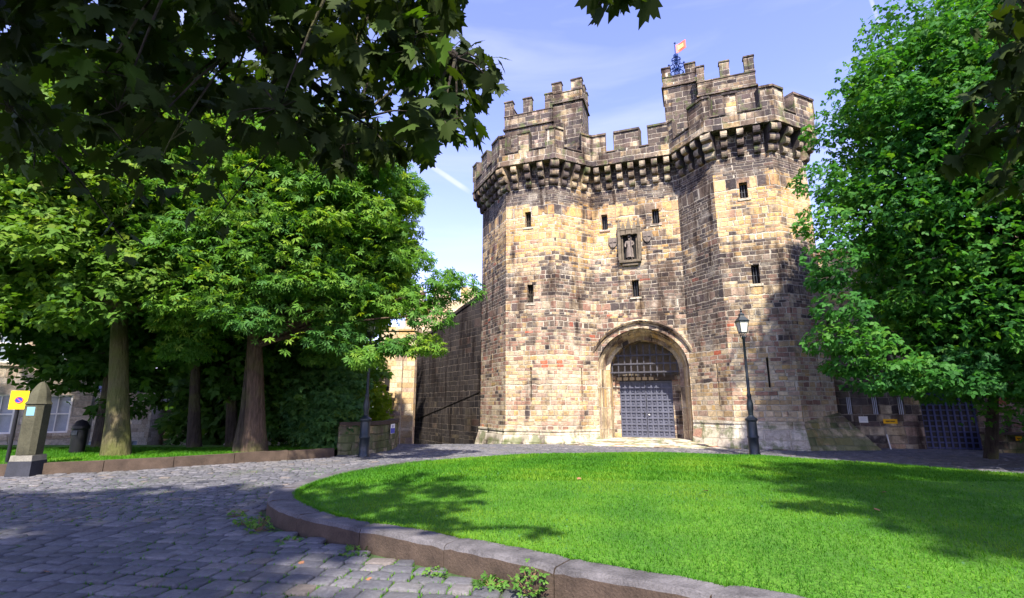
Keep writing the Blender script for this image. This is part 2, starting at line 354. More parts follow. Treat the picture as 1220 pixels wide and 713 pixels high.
def scatter(name, tv, tf, pos, rot, sc, tint, m, parent=None, smooth=False):
    """many copies of a small template (a leaf, a blade) as ONE mesh; rot (N,3,3), sc (N,) or (N,3)"""
    tv = np.asarray(tv, float); N = len(pos); k = len(tv)
    s3 = sc if getattr(sc, 'ndim', 1) == 2 else np.repeat(np.asarray(sc)[:, None], 3, 1)
    V = np.einsum('nij,nkj->nki', rot, tv[None] * s3[:, None, :]) + pos[:, None, :]
    me = bpy.data.meshes.new(name); me.vertices.add(N * k); me.vertices.foreach_set('co', V.astype(np.float32).ravel())
    fl = np.concatenate([np.array(f) for f in tf]); ln = np.array([len(f) for f in tf])
    loops = (fl[None] + (np.arange(N) * k)[:, None]).ravel(); tot = np.tile(ln, N); st = np.concatenate([[0], np.cumsum(tot)[:-1]])
    me.loops.add(len(loops)); me.loops.foreach_set('vertex_index', loops.astype(np.int32))
    me.polygons.add(len(tot)); me.polygons.foreach_set('loop_start', st.astype(np.int32))
    me.update(calc_edges=True)
    a = me.attributes.new('tint', 'FLOAT', 'POINT'); a.data.foreach_set('value', np.repeat(tint, k).astype(np.float32))
    if smooth: me.polygons.foreach_set('use_smooth', [True] * len(me.polygons))
    return link(name, me, m, parent)
def rotm(yaw, tilt, roll):
    """leaf points along +Y, normal +Z; tilt = pitch downwards, roll about own axis, then yaw"""
    cy, sy, ct, st, cr_, sr = np.cos(yaw), np.sin(yaw), np.cos(tilt), np.sin(tilt), np.cos(roll), np.sin(roll)
    z = np.zeros_like(yaw); o = z + 1
    def m(*a): return np.stack(a, -1).reshape(-1, 3, 3)
    Rz = m(cy, -sy, z, sy, cy, z, z, z, o); Rx = m(o, z, z, z, ct, st, z, -st, ct); Ry = m(cr_, z, sr, z, o, z, -sr, z, cr_)
    return Rz @ Rx @ Ry

# ------------------------------------------------------------------ terrain and ground
def gz(x, y):
    d = max(0., y - 22.5); z = -.13 * d
    if x > 4: z *= max(0., 1 - (x - 4) / 6)
    return max(z, -9.)
def grid_mesh(name, xs, ys, fz, m, **k):
    v = [(x, y, fz(x, y)) for y in ys for x in xs]; n = len(xs)
    f = [(j * n + i, j * n + i + 1, (j + 1) * n + i + 1, (j + 1) * n + i) for j in range(len(ys) - 1) for i in range(n - 1)]
    me = bpy.data.meshes.new(name); me.from_pydata(v, [], f); me.update(); o = link(name, me, m)
    me.polygons.foreach_set('use_smooth', [True] * len(f)); return tag(o, **k)
t = NT('earth_and_moss'); ob = t.n('ShaderNodeTexCoord').outputs['Object']
n1 = t.noise(ob, .9, 5, .6); n2 = t.noise(ob, 14, 5, .65)
cc = t.mix(t.rng(n1, .4, .62), c4((.04, .042, .03)), c4((.04, .10, .018))); k = t.rng(n2, .3, .7, .5, 1.5)
t.bsdf(t.mix(1.0, cc, t.xyz(k, k, k), 'MULTIPLY'), .95, n2, .8, .02); M['earth'] = t.m
xs = sorted(set([-1500, -700, -300, -150, -80, -50, 50, 80, 150, 300, 700, 1500] + list(np.arange(-40, 41, 2.)))); ys = sorted(set([-600, -200, -60, 60, 80, 120, 200, 400, 900, 2000] + list(np.arange(-20, 52, 1.5))))
grid_mesh('ground', xs, ys, lambda x, y: gz(x, y) - .035, M['earth'], kind='structure')

LAWN = [(-3.62, 9.1), (-3.7, 10.2), (-3.5, 11.4), (-2.9, 12.7), (-2.2, 13.7), (-1.2, 14.7), (0, 15.45), (1.3, 15.95), (2.6, 16.2), (4.9, 16.15), (6.2, 15.75), (7.3, 15.2), (8.5, 14.0), (9.7, 12.6), (11, 11.0), (12.5, 9), (13, 6), (11, 2.8), (6, 2.2), (3.6, 3.0), (2.15, 4.1), (.69, 5.01), (.15, 5.4), (-1.03, 6.18), (-2.15, 6.83), (-2.75, 7.48), (-3.35, 8.25)]
KOUT = [(6, 1.75), (3.4, 2.75), (1.9, 3.9), (.5, 4.72), (-.39, 5.34), (-1.12, 5.84), (-2.1, 6.5), (-2.75, 6.98), (-3.3, 7.5), (-3.72, 8.13), (-3.95, 8.75), (-4.02, 9.3), (-4.0, 10.2), (-3.8, 11.5), (-3.2, 12.9), (-2.4, 14.0)]
KIN = [(6, 2.15), (3.6, 3.0), (2.15, 4.1), (.69, 5.01), (-.2, 5.62), (-1.03, 6.18), (-1.98, 6.76), (-2.52, 7.22), (-2.98, 7.76), (-3.38, 8.36), (-3.58, 8.9), (-3.64, 9.35), (-3.64, 10.2), (-3.46, 11.4), (-2.9, 12.7), (-2.14, 13.74)]
def inpoly(px, py, poly):
    c = np.zeros(len(px), bool); n = len(poly); j = n - 1
    for i in range(n):
        xi, yi = poly[i]; xj, yj = poly[j]
        c ^= ((yi > py) != (yj > py)) & (px < (xj - xi) * (py - yi) / (yj - yi + 1e-12) + xi); j = i
    return c
def edist(px, py, poly):
    d = np.full(len(px), 1e9); n = len(poly)
    for i in range(n):
        a = np.array(poly[i]); b = np.array(poly[(i + 1) % n]); ab = b - a
        tt = np.clip(((px - a[0]) * ab[0] + (py - a[1]) * ab[1]) / (ab @ ab), 0, 1)
        d = np.minimum(d, np.hypot(px - a[0] - tt * ab[0], py - a[1] - tt * ab[1]))
    return d
def lawn_z(px, py):
    d = edist(px, py, LAWN); return .17 + .13 * (1 - np.exp(-d / 1.6)) * 1.0 + .012 * np.sin(px * 1.7 + 1) * np.sin(py * 1.3)
# lawn sheet
gx, gy = np.meshgrid(np.arange(-4, 13.3, .25), np.arange(1.9, 16.6, .25)); nx = gx.shape[1]
P = np.stack([gx.ravel(), gy.ravel()], 1); ins = inpoly(P[:, 0], P[:, 1], LAWN)
# pull outside vertices onto nearest edge
def snap(p):
    best = None
    for i in range(len(LAWN)):
        a = np.array(LAWN[i]); b = np.array(LAWN[(i + 1) % len(LAWN)]); ab = b - a; tt = np.clip((p - a) @ ab / (ab @ ab), 0, 1); q = a + tt * ab; dd = np.hypot(*(p - q))
        if best is None or dd < best[0]: best = (dd, q)
    return best
keep = ins.copy(); 
for i in np.where(~ins)[0]:
    dd, q = snap(P[i])
    if dd < .36: P[i] = q; keep[i] = True
zz = lawn_z(P[:, 0], P[:, 1])
fs = [(j * nx + i, j * nx + i + 1, (j + 1) * nx + i + 1, (j + 1) * nx + i) for j in range(gx.shape[0] - 1) for i in range(nx - 1)]
fs = [f for f in fs if all(keep[list(f)]) and any(ins[list(f)])]
me = bpy.data.meshes.new('lawn'); me.from_pydata([(x, y, z) for (x, y), z in zip(P, zz)], [], fs); me.update()
t = NT('turf'); ob = t.n('ShaderNodeTexCoord').outputs['Object']; n1 = t.noise(ob, 1.1, 5, .6); n2 = t.noise(ob, 30, 4, .7)
cc = t.mix(t.rng(n1, .35, .65), c4((.04, .13, .01)), c4((.08, .2, .012))); k = t.rng(n2, .3, .7, .5, 1.4)
t.bsdf(t.mix(1.0, cc, t.xyz(k, k, k), 'MULTIPLY'), .95, n2, .8, .03); M['turf'] = t.m
tag(link('lawn', me, M['turf']), kind='structure')

BL_V = [(-.5, 0, 0), (.5, 0, 0), (.32, .12, .55), (-.32, .12, .55), (0, .42, 1.0)]; BL_F = [(0, 1, 2, 3), (3, 2, 4)]
def blades(name, px, py, pz, h, w, label, patchy=True, tint_add=0., extra=None):
    N = len(px); yaw = rng.uniform(0, 6.283, N); lean = rng.uniform(-.1, .75, N)
    rot = rotm(yaw, lean * -0 + rng.uniform(0, .9, N), np.zeros(N))
    hh = h * rng.uniform(.6, 1.4, N); sc = np.stack([w * rng.uniform(.7, 1.3, N), hh, hh], 1)
    tn = .46 + .28 * np.sin(px * .9 + 1.1 * np.sin(py * .7)) * np.sin(py * .8 + px * .3) + .2 * np.sin(px * 3.1 + py * 2.3) * np.sin(py * 3.7 - px) + rng.normal(0, .16, N) + tint_add
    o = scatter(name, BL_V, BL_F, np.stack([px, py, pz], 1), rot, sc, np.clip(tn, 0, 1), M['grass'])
    return tag(o, label, 'grass', kind='stuff')
def sample(poly, n, x0, x1, y0, y1):
    px = rng.uniform(x0, x1, n); py = rng.uniform(y0, y1, n); m = inpoly(px, py, poly); return px[m], py[m]
ax, ay = sample(LAWN, 150000, -4, 7, 3.0, 9.5); m = (np.abs(ax) < ay * 1.1 + 1); ax, ay = ax[m], ay[m]
bx, by = sample(LAWN, 230000, -4, 13, 9.5, 16.3)
e2x, e2y = sample(LAWN, 40000, 7, 13, 3.0, 9.5)
hx = np.concatenate([ax, bx, e2x]); hy = np.concatenate([ay, by, e2y]); far = hy > 9.5
blades('grass', hx, hy, lawn_z(hx, hy) - .005, np.where(far, .058, .046), np.where(far, .013, .007), 'bright mown green grass covering the raised lawn inside the kerb')
# clover leaves and daisies among the grass
cx_, cy_ = sample(LAWN, 5200, -4, 9, 4, 14); dens = np.sin(cx_ * 1.1 + 2) * np.sin(cy_ * 1.4) + rng.normal(0, .5, len(cx_)) > .35; cx_, cy_ = cx_[dens], cy_[dens]
Q = [(.5 * math.cos(a), .5 * math.sin(a), 0) for a in np.linspace(0, 6.283, 7)[:-1]]
N = len(cx_)
tag(scatter('clover', Q, [tuple(range(6))], np.stack([cx_, cy_, lawn_z(cx_, cy_) + .05], 1), rotm(rng.uniform(0, 6.28, N), rng.normal(0, .35, N), rng.normal(0, .35, N)), rng.uniform(.015, .032, N), rng.uniform(.0, .5, N), M['leaf_shrub']), 'pale blue green clover leaves dotted through the lawn', 'clover', kind='stuff')

# kerb of the lawn: separate long stones
def along(poly, ds):
    """resample a polyline into (index fraction) positions every ds metres"""
    out = [0.]; acc = 0
    L = [math.dist(poly[i], poly[i + 1]) for i in range(len(poly) - 1)]; tot = sum(L); n = max(1, round(tot / ds))
    res = []; cum = [0]
    for l in L: cum.append(cum[-1] + l)
    for q in range(n + 1):
        s = tot * q / n; i = max(j for j in range(len(L)) if cum[j] <= s + 1e-9); res.append(i + (s - cum[i]) / L[i])
    return res
def at(poly, f):
    i = min(int(f), len(poly) - 2); g = f - i; a, b = poly[i], poly[i + 1]; return (a[0] + (b[0] - a[0]) * g, a[1] + (b[1] - a[1]) * g)
KROOT = empty('kerb', (0, 0, 0), label='curved dark stone kerb edging the front of the raised lawn', cat='kerb')
def catmull(poly, n=6):
    out = []; P_ = [poly[0]] + list(poly) + [poly[-1]]
    for i in range(1, len(P_) - 2):
        p0, p1, p2, p3 = [np.array(q) for q in P_[i - 1:i + 3]]
        for j in range(n):
            t_ = j / n; out.append(tuple(.5 * ((2 * p1) + (-p0 + p2) * t_ + (2 * p0 - 5 * p1 + 4 * p2 - p3) * t_ ** 2 + (-p0 + 3 * p1 - 3 * p2 + p3) * t_ ** 3)))
    out.append(tuple(poly[-1])); return out
KO, KI = catmull(KOUT), catmull(KIN)
KF = along(KO, 1.28)
for q in range(len(KF) - 1):
    g = .006 / 1.28 * 6; f0, f1 = KF[q] + g, KF[q + 1] - g; S = 13; mb = MB(); dz = random.uniform(-.008, .008)
    secs = []
    for i in range(S):
        f = f0 + (f1 - f0) * i / (S - 1); o_, n_ = at(KO, f), at(KI, f); w = lambda s: (o_[0] + (n_[0] - o_[0]) * s, o_[1] + (n_[1] - o_[1]) * s)
        e = .012 if i in (0, S - 1) else 0; j = [random.uniform(-.007, .005) for _ in range(4)]
        secs.append([(*w(0.0 + e * .3), -.1), (*w(0.0 + e * .3), .175 + dz - e + j[0]), (*w(.05 + e * .5), .212 + dz - e + j[1]), (*w(.14 + e * .5), .222 + dz - e + j[2]), (*w(.97), .218 + dz - e + j[3]), (*w(1.0), -.1)])
    for a, b in zip(secs, secs[1:]):
        for i in range(5):
            mb.cur = 1 if i == 0 else 0; mb.face([a[i], a[i + 1], b[i + 1], b[i]])
    mb.cur = 1; mb.face(secs[0][::-1]); mb.face(secs[-1]); o = mb.build('kerb_stone', [M['kerb'], M['kerb_face']], KROOT)

# left verge with its own kerb
VK = [(-15.5, 10.6), (-11.95, 12.25), (-10.5, 12.97), (-9.13, 13.9), (-7.63, 15.3), (-6.6, 16.15), (-5.75, 17.0)]
VERGE = [(-26, 8), (-15.5, 10.8)] + [(x - .12, y + .22) for x, y in VK[1:]] + [(-5.6, 19), (-6, 21.5), (-16, 22), (-27, 22)]
def vz(px, py): return np.full(len(px), .2) - np.maximum(0, py - 18) * .05 + .03 * np.sin(px * .8) * np.sin(py)
mb = MB(); mb.face([(x, y, .2 - max(0, y - 18) * .05) for x, y in VERGE]); tag(mb.build('verge', M['turf']), kind='structure')
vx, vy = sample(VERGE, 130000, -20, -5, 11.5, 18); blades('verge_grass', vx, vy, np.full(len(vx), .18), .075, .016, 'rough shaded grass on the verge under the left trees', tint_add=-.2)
KR2 = empty('kerb', (0, 0, 0), label='low brown stone kerb in front of the verge and left trees', cat='kerb')
VKs = catmull(VK, 4); kf = along(VKs, 1.5)
for q in range(len(kf) - 1):
    a, b = at(VKs, kf[q] + .02), at(VKs, kf[q + 1] - .02); d = Vector((b[0] - a[0], b[1] - a[1])).normalized(); nn = Vector((-d.y, d.x)) * .22; mb = MB(); h = .27 + random.uniform(-.01, .01)
    mb.hexa([(a[0], a[1], -.1), (b[0], b[1], -.1), (b[0] + nn.x, b[1] + nn.y, -.1), (a[0] + nn.x, a[1] + nn.y, -.1), (a[0] + nn.x * .1, a[1] + nn.y * .1, h), (b[0] + nn.x * .1, b[1] + nn.y * .1, h), (b[0] + nn.x, b[1] + nn.y, h), (a[0] + nn.x, a[1] + nn.y, h)])
    mb.build('kerb_stone', M['kerb_face'], KR2)

# ------------------------------------------------------------------ sett road (real stones)
t = NT('granite_setts'); ob = t.n('ShaderNodeTexCoord').outputs['Object']; at_ = t.n('ShaderNodeAttribute', attribute_name='tint').outputs['Fac']
base = t.ramp(at_, [(0, (.06, .062, .072)), (.5, (.098, .098, .112)), (.85, (.15, .145, .155)), (1, (.14, .118, .105))])
n1 = t.noise(ob, 22, 6, .7); n2 = t.noise(ob, .8, 4, .6); k = t.rng(n1, .3, .7, .65, 1.3)
cc = t.mix(1.0, base, t.xyz(k, k, k), 'MULTIPLY'); cc = t.mix(t.rng(n2, .5, .72, 0, .45), cc, c4((.10, .10, .075)))
t.bsdf(cc, .68, n1, 1, .02, spec=.35); M['sett'] = t.m
SV = []
for (s, z) in ((1.0, -.035), (.975, -.008), (.86, .001), (.42, .004)):
    c = .5 * s; b = c * (.86 if s > .9 else .8)
    SV += [(-b, -c, z), (b, -c, z), (c, -b, z), (c, b, z), (b, c, z), (-b, c, z), (-c, b, z), (-c, -b, z)]
SV.append((0, 0, .004)); SF = []
for r_ in range(3):
    for j in range(8): j2 = (j + 1) % 8; SF.append((r_ * 8 + j, r_ * 8 + j2, r_ * 8 + 8 + j2, r_ * 8 + 8 + j))
for j in range(8): SF.append((24 + j, 24 + (j + 1) % 8, 32))
KPOLY = KO[::1] + [(5, 16.6), (7.4, 15.5), (9.9, 12.7), (12.8, 9), (13.3, 6), (11.3, 2.4)]
Rr = LAWN  # road leaves out the lawn
EXC = [(x, y) for x, y in VK] + [(-5.6, 24), (-40, 24), (-40, 5)]
def setts(w, d, x0, x1, y0, y1, ang, cond, jit=.12):
    ca, sa = math.cos(ang), math.sin(ang); rows = []
    L = 34; v = -L; out = []
    while v < L:
        h = d * rng.uniform(.85, 1.18); n = int(2 * L / w); ws = w * rng.uniform(.72, 1.32, n); us = -L + np.cumsum(ws) + rng.uniform(0, w)
        wob = .05 * np.sin(us * .8 + v * .5) + .14 * np.sin(us * .17 + 1.3) * 2
        x = us * ca - (v + wob) * sa; y = 9 + us * sa + (v + wob) * ca
        out.append(np.stack([x - ws * .5 * ca, y, ws, np.full(n, h)], 1)); v += h
    A = np.concatenate(out); x, y = A[:, 0], A[:, 1]
    m = (x > x0) & (x < x1) & (y > y0) & (y < y1) & cond(x, y); A = A[m]; x, y = A[:, 0], A[:, 1]
    ex = (inpoly(x, y, KPOLY) & (edist(x, y, KPOLY) > -.0)) | inpoly(x, y, EXC); ex |= edist(x, y, KPOLY) < min(w, d) * .33
    A = A[~ex]; N = len(A); z = np.array([gz(a, b) for a, b in A[:, :2]]) + rng.normal(0, .005, N) + .012 * np.sin(A[:, 0] * .9) * np.sin(A[:, 1] * .7)
    return np.stack([A[:, 0], A[:, 1], z], 1), rotm(np.full(N, ang) + rng.normal(0, .025, N), rng.normal(0, .018, N), rng.normal(0, .018, N)), np.stack([A[:, 2] * .925, A[:, 3] * .895, np.ones(N)], 1)
zone = lambda x, y: y < 8.6 + .28 * (x + 3) + .25 * np.sin(x * 1.3)
Pp1, Rr1, Ss1 = setts(.27, .235, -12, 5, 2.0, 12, R(-9), lambda x, y: zone(x, y) & (np.abs(x) < y * 1.25 + 3))
Pp2, Rr2, Ss2 = setts(.2, .14, -17, 19, 5.5, 25.5, R(4), lambda x, y: ~zone(x, y) & (np.abs(x) < y * 1.2 + 2) & ~((y > 22.6) & (x > -1.7)))
Pa, Ra, Sa = np.concatenate([Pp1, Pp2]), np.concatenate([Rr1, Rr2]), np.concatenate([Ss1, Ss2])
N = len(Pa); Sa[len(Pp1):, 2] = .7
tn = np.clip(.45 + rng.normal(0, .2, N) + .15 * np.sin(Pa[:, 0] * .7) * np.sin(Pa[:, 1] * .9) + (rng.random(N) < .04) * .5, 0, 1)
tag(scatter('road', SV, SF, Pa, Ra, Sa, tn, M['sett'], smooth=True), kind='structure')
# line of smooth flat slabs running to the kerb nose
slab = []
for i in range(9):
    for j in range(2):
        slab.append((-6.1 + i * .3 + j * .16, 8.35 + i * .30 - j * .22))
sl = np.array(slab); N = len(sl)
# moss and short grass in the joints
n1_ = len(Pp1); ids_ = rng.integers(0, len(Pa), 330000); ids_ = ids_[(np.hypot(Pa[ids_, 0], Pa[ids_, 1]) < 15)]
sx = Pa[ids_, 0]; sy = Pa[ids_, 1]; dn = .8 * np.sin(sx * .8 + .4) * np.sin(sy * 1.1 + sx * .3) + .6 * np.sin(sx * 2.7 + 1) * np.sin(sy * 2.1) + rng.normal(0, .35, len(sx)); k_ = dn > .12; ids_ = ids_[k_]
side = rng.random(len(ids_)) < .5; a_ = rng.uniform(-.5, .5, len(ids_)); lx = np.where(side, a_, np.where(rng.random(len(ids_)) < .5, .53, -.53)); ly = np.where(side, np.where(rng.random(len(ids_)) < .5, .54, -.54), a_)
ang_ = np.where(ids_ < n1_, R(-9), R(4)); wx = lx * Sa[ids_, 0]; wy = ly * Sa[ids_, 1]; jx = Pa[ids_, 0] + wx * np.cos(ang_) - wy * np.sin(ang_); jy = Pa[ids_, 1] + wx * np.sin(ang_) + wy * np.cos(ang_)
m = ~inpoly(jx, jy, KPOLY) & ~inpoly(jx, jy, EXC)
blades('joint_grass', jx[m], jy[m], Pa[ids_, 2][m] - .03, .04, .012, 'moss and short grass growing in the joints between the setts', tint_add=-.15)
# grass fringe hanging over the kerb edge
ff = rng.uniform(0, len(KI) - 1.001, 9000); pts = np.array([at(KI, f) for f in ff]) + rng.normal(0, .022, (9000, 2))
blades('edge_grass', pts[:, 0], pts[:, 1], np.full(9000, .2), .05, .008, 'uneven fringe of grass spilling over the inner edge of the kerb')

# ------------------------------------------------------------------ gatehouse
A20 = R(-20); GH = empty('gatehouse', (-.294, 23.42, 0), A20, label='tall medieval stone gatehouse with twin battlemented octagonal towers and arched gateway', cat='gatehouse')
PL = [(-2.2, 7), (-2.2, 2.2), (0, 0), (2.45, 0), (3.965, 1.516), (8.02, 1.516), (9.536, 0), (11.884, 0), (13.372, 1.488), (13.372, 7)]
def offset_pts(o):
    out = []
    for i, p in enumerate(PL):
        def nrm(a, b): d = Vector((b[0] - a[0], b[1] - a[1])).normalized(); return Vector((d.y, -d.x))
        n1 = nrm(PL[max(i - 1, 0)], PL[max(i, 1)]); n2 = nrm(PL[min(i, len(PL) - 2)], PL[min(i + 1, len(PL) - 1)])
        b = (n1 + n2).normalized(); out.append(Vector(p) + b * (o / max(.3, b.dot(n1))))
    return out
OFF = {}
def op(seg, t_, o):
    if o not in OFF: OFF[o] = offset_pts(o)
    a, b = OFF[o][seg], OFF[o][seg + 1]; L = (Vector(PL[seg + 1]) - Vector(PL[seg])).length; p = a + (b - a) * (t_ / L); return p
def slen(seg): return (Vector(PL[seg + 1]) - Vector(PL[seg])).length
def strip(mb, seg, t0, t1, o0, o1, z0, z1, o0b=None):
    """solid piece along one side of the plan: o0 outer offset, o1 inner offset"""
    ob_ = o0 if o0b is None else o0b
    q = [op(seg, t0, ob_), op(seg, t1, ob_), op(seg, t1, o1), op(seg, t0, o1)]; qt = [op(seg, t0, o0), op(seg, t1, o0), op(seg, t1, o1), op(seg, t0, o1)]
    mb.hexa([(*p, z0) for p in q] + [(*p, z1) for p in qt])
def panel(mb, seg, z0, z1, holes, depth=.35, wide=1):
    L = slen(seg); us = sorted({0, L} | {h[0] for h in holes} | {h[1] for h in holes}); zs = sorted({z0, z1} | {h[2] for h in holes} | {h[3] for h in holes})
    P_ = lambda u, z, o=0: (*op(seg, u, -o), z) if o == 0 else (*(Vector(op(seg, u, 0)) - NRM[seg] * o), z)
    for a, b in zip(us, us[1:]):
        for c, d in zip(zs, zs[1:]):
            mu, mz = (a + b) / 2, (c + d) / 2
            if any(h[0] < mu < h[1] and h[2] < mz < h[3] for h in holes): continue
            mb.face([P_(a, c), P_(b, c), P_(b, d), P_(a, d)])
    for (a, b, c, d) in holes:
        for q in (((a, c), (a, d)), ((a, d), (b, d)), ((b, d), (b, c)), ((b, c), (a, c))):
            mb.face([P_(*q[0]), P_(*q[1]), P_(*q[1], depth), P_(*q[0], depth)])
NRM = [Vector(((b[1] - a[1]), -(b[0] - a[0]))).normalized() for a, b in zip(PL, PL[1:])]
ARW = .055
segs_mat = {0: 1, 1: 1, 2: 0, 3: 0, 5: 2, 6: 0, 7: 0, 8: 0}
WIN = {1: [(1.5, 1.6, 3.0, 4.2)], 2: [(.98, 1.30, 10.03, 10.82), (1.08, 1.38, 6.3, 7.18), (1.19, 1.26, 1.8, 3.35)], 3: [(1.25, 1.31, 1.75, 3.3)],
       5: [(1.45, 1.51, 1.6, 3.3)], 6: [(.98, 1.30, 10.12, 10.84), (1.12, 1.42, 6.42, 7.22), (1.32, 1.4, 2.3, 3.45)], 7: [(1.25, 1.32, 2.0, 3.6)]}
def arrow(parent, seg, h):
    mb = MB(); u = (h[0] + h[1]) / 2; d = Vector(PL[seg + 1]) - Vector(PL[seg]); d.normalize()
    for (a, b, c, e) in ((h[0], h[1], h[2], h[3]),):
        p = [Vector(op(seg, x, 0)) - NRM[seg] * .16 for x in (a - .01, b + .01)]; q = [x - NRM[seg] * .08 for x in p]
        mb.hexa([(*p[0], c), (*p[1], c), (*q[1], c), (*q[0], c), (*p[0], e), (*p[1], e), (*q[1], e), (*q[0], e)])
    return mb.build('arrow_slit', M['opening'], parent)
def window(parent, seg, h):
    L = lambda x, o: Vector(op(seg, x, 0)) - NRM[seg] * o
    mb = MB(); a, b, c, e = h
    def bx(x0, x1, z0, z1, o0, o1): mb.hexa([(*L(x0, o0), z0), (*L(x1, o0), z0), (*L(x1, o1), z0), (*L(x0, o1), z0), (*L(x0, o0), z1), (*L(x1, o0), z1), (*L(x1, o1), z1), (*L(x0, o1), z1)])
    bx(a - .01, b + .01, c - .01, e + .01, .30, .34); w = mb.build('window', M['opening'], parent)
    mb = MB()
    for k in range(2):
        x = a + (b - a) * (k + 1) / 3; bx(x - .012, x + .012, c, e, .2, .22)
    bx(a, b, (c + e) / 2 - .012, (c + e) / 2 + .012, .225, .24); mb.build('bar', M['iron'] if seg != 2 else M['wood'], w)
    mb = MB(); bx(a - .1, b + .1, c - .1, c, -.03, .25); mb.build('sill', M['plinth'], parent)
    return w
def tower(segs, z0):
    mb = MB()
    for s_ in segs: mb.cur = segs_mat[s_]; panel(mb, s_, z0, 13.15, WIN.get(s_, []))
    mb.cur = 0; pts = [op(segs[0], 0, 0)] + [op(s_, slen(s_), 0) for s_ in segs]; mb.face([(*p, 13.3) for p in pts]); a, b = pts[-1], pts[0]
    mb.face([(*a, z0), (*b, z0), (*b, 13.3), (*a, 13.3)])
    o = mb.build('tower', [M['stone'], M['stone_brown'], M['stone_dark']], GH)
    for s_ in segs:
        for h in WIN.get(s_, []): (arrow if h[1] - h[0] < .12 else window)(o, s_, h)
    return o
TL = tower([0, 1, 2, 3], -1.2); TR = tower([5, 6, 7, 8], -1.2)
# gate wall with its arched opening
UC, HW, ZS, RI = 5.97, 1.86, 3.15, 1.78
def arch_pt(th, o):     # th 0..pi ; slightly pointed arch
    c, s_ = math.cos(th), math.sin(th); s2 = s_ ** .92
    return UC - (HW + o) * c, ZS + (RI + o) * (s2 * .93 + .07 * (1 - abs(c)))
NA = 28
def arch_line(o, z0=-.2): return [(UC - HW - o, z0)] + [arch_pt(math.pi * i / NA, o) for i in range(NA + 1)] + [(UC + HW + o, z0)]
VW = 1.516
mb = MB(); ol = arch_line(.16); U0, U1 = 3.965, 8.02
for (u1, z1), (u2, z2) in zip(ol[1:-1], ol[2:-1]): 
    mb.face([(u1, VW, z1), (u2, VW, z2), (u2, VW, 6.0), (u1, VW, 6.0)])
for a, b in ((U0 - .05, ol[1][0]), (ol[-2][0], U1 + .05)): 
    if b > a: mb.face([(a, VW, -.2), (b, VW, -.2), (b, VW, 6.0), (a, VW, 6.0)])
GW = [(4.42, 4.72, 9.98, 10.78), (6.82, 7.14, 10.0, 10.74), (5.72, 6.04, 6.56, 7.36)]
us = sorted({U0, U1, ol[1][0], ol[-2][0]} | {x for h in GW for x in h[:2]}); zs = sorted({6.0, 13.15} | {x for h in GW for x in h[2:]})
for a, b in zip(us, us[1:]):
    for c, d in zip(zs, zs[1:]):
        if any(h[0] < (a + b) / 2 < h[1] and h[2] < (c + d) / 2 < h[3] for h in GW): continue
        mb.face([(a, VW, c), (b, VW, c), (b, VW, d), (a, VW, d)])
for (a, b, c, d) in GW:
    for p, q in (((a, c), (a, d)), ((a, d), (b, d)), ((b, d), (b, c)), ((b, c), (a, c))): mb.face([(p[0], VW, p[1]), (q[0], VW, q[1]), (q[0], VW + .35, q[1]), (p[0], VW + .35, p[1])])
mb.box(U0, U1, VW + .4, VW + 3.8, 5.6, 13.12)
gate_wall = mb.build('gate_wall', M['stone'], GH)
for (a, b, c, d) in GW:
    mb = MB(); mb.box(a - .01, b + .01, VW + .3, VW + .34, c - .01, d + .01); w = mb.build('window', M['opening'], gate_wall)
    mb = MB(); [mb.box(a + (b - a) * k / 3 - .012, a + (b - a) * k / 3 + .012, VW + .2, VW + .22, c, d) for k in (1, 2)]; mb.build('bar', M['iron'], gate_wall)
    mb = MB(); mb.box(a - .1, b + .1, VW - .04, VW + .2, c - .1, c - .002); mb.build('sill', M['plinth'], gate_wall)
# arch mouldings
PROF = [(.56, VW + .02), (.56, VW - .12), (.50, VW - .17), (.43, VW - .12), (.40, VW - .03), (.33, VW - .02), (.30, VW + .06), (.22, VW + .05), (.20, VW + .16), (.13, VW + .15), (.09, VW + .24), (.06, VW + .3), (.02, VW + .34), (0, VW + .45), (-.10, VW + .9)]
def ring_sheet(mb, prof, z0=-.2, hood=0):
    for (o1, v1), (o2, v2) in zip(prof, prof[1:]):
        a, b = arch_line(o1, z0), arch_line(o2, z0)
        for i in range(len(a) - 1):
            mb.face([(a[i][0], v1, a[i][1]), (a[i + 1][0], v1, a[i + 1][1]), (b[i + 1][0], v2, b[i + 1][1]), (b[i][0], v2, b[i][1])])
mb = MB(); ring_sheet(mb, PROF); arch = mb.build('archway', M['arch'], GH, smooth=25)
mb = MB(); ring_sheet(mb, [(-.10, VW + .9), (-.28, VW + .92), (-.30, VW + 1.62)]); mb.build('inner_arch', M['arch'], arch, smooth=25)
# back wall of the gate passage
VB = VW + 1.6; DL, DR, DZ = 4.72, 7.16, 2.78
mb = MB(); mb.box(3.9, DL, VB, VB + .4, -.2, 5.4); mb.box(DR, 8.1, VB, VB + .4, -.2, 5.4); mb.box(DL, DR, VB + .002, VB + .4, DZ + .24, 5.4); mb.build('inner_wall', M['stone_brown'], GH)
mb = MB(); mb.box(DL - .05, DR + .05, VB + .182, VB + .39, .1, DZ + .23); mb.build('door_light_stop', M['wood'], GH)  # added box behind the leaves, stops light leaking through the gaps
mb = MB(); mb.box(3.9, 8.1, VB - .05, VB - .003, DZ + .26, 5.4); mb.build('tympanum', M['niche'], GH)
mb = MB(); mb.box(DL - .12, DR + .12, VB - .14, VB + .1, DZ + .02, DZ + .24); mb.build('lintel', M['wood'], GH)
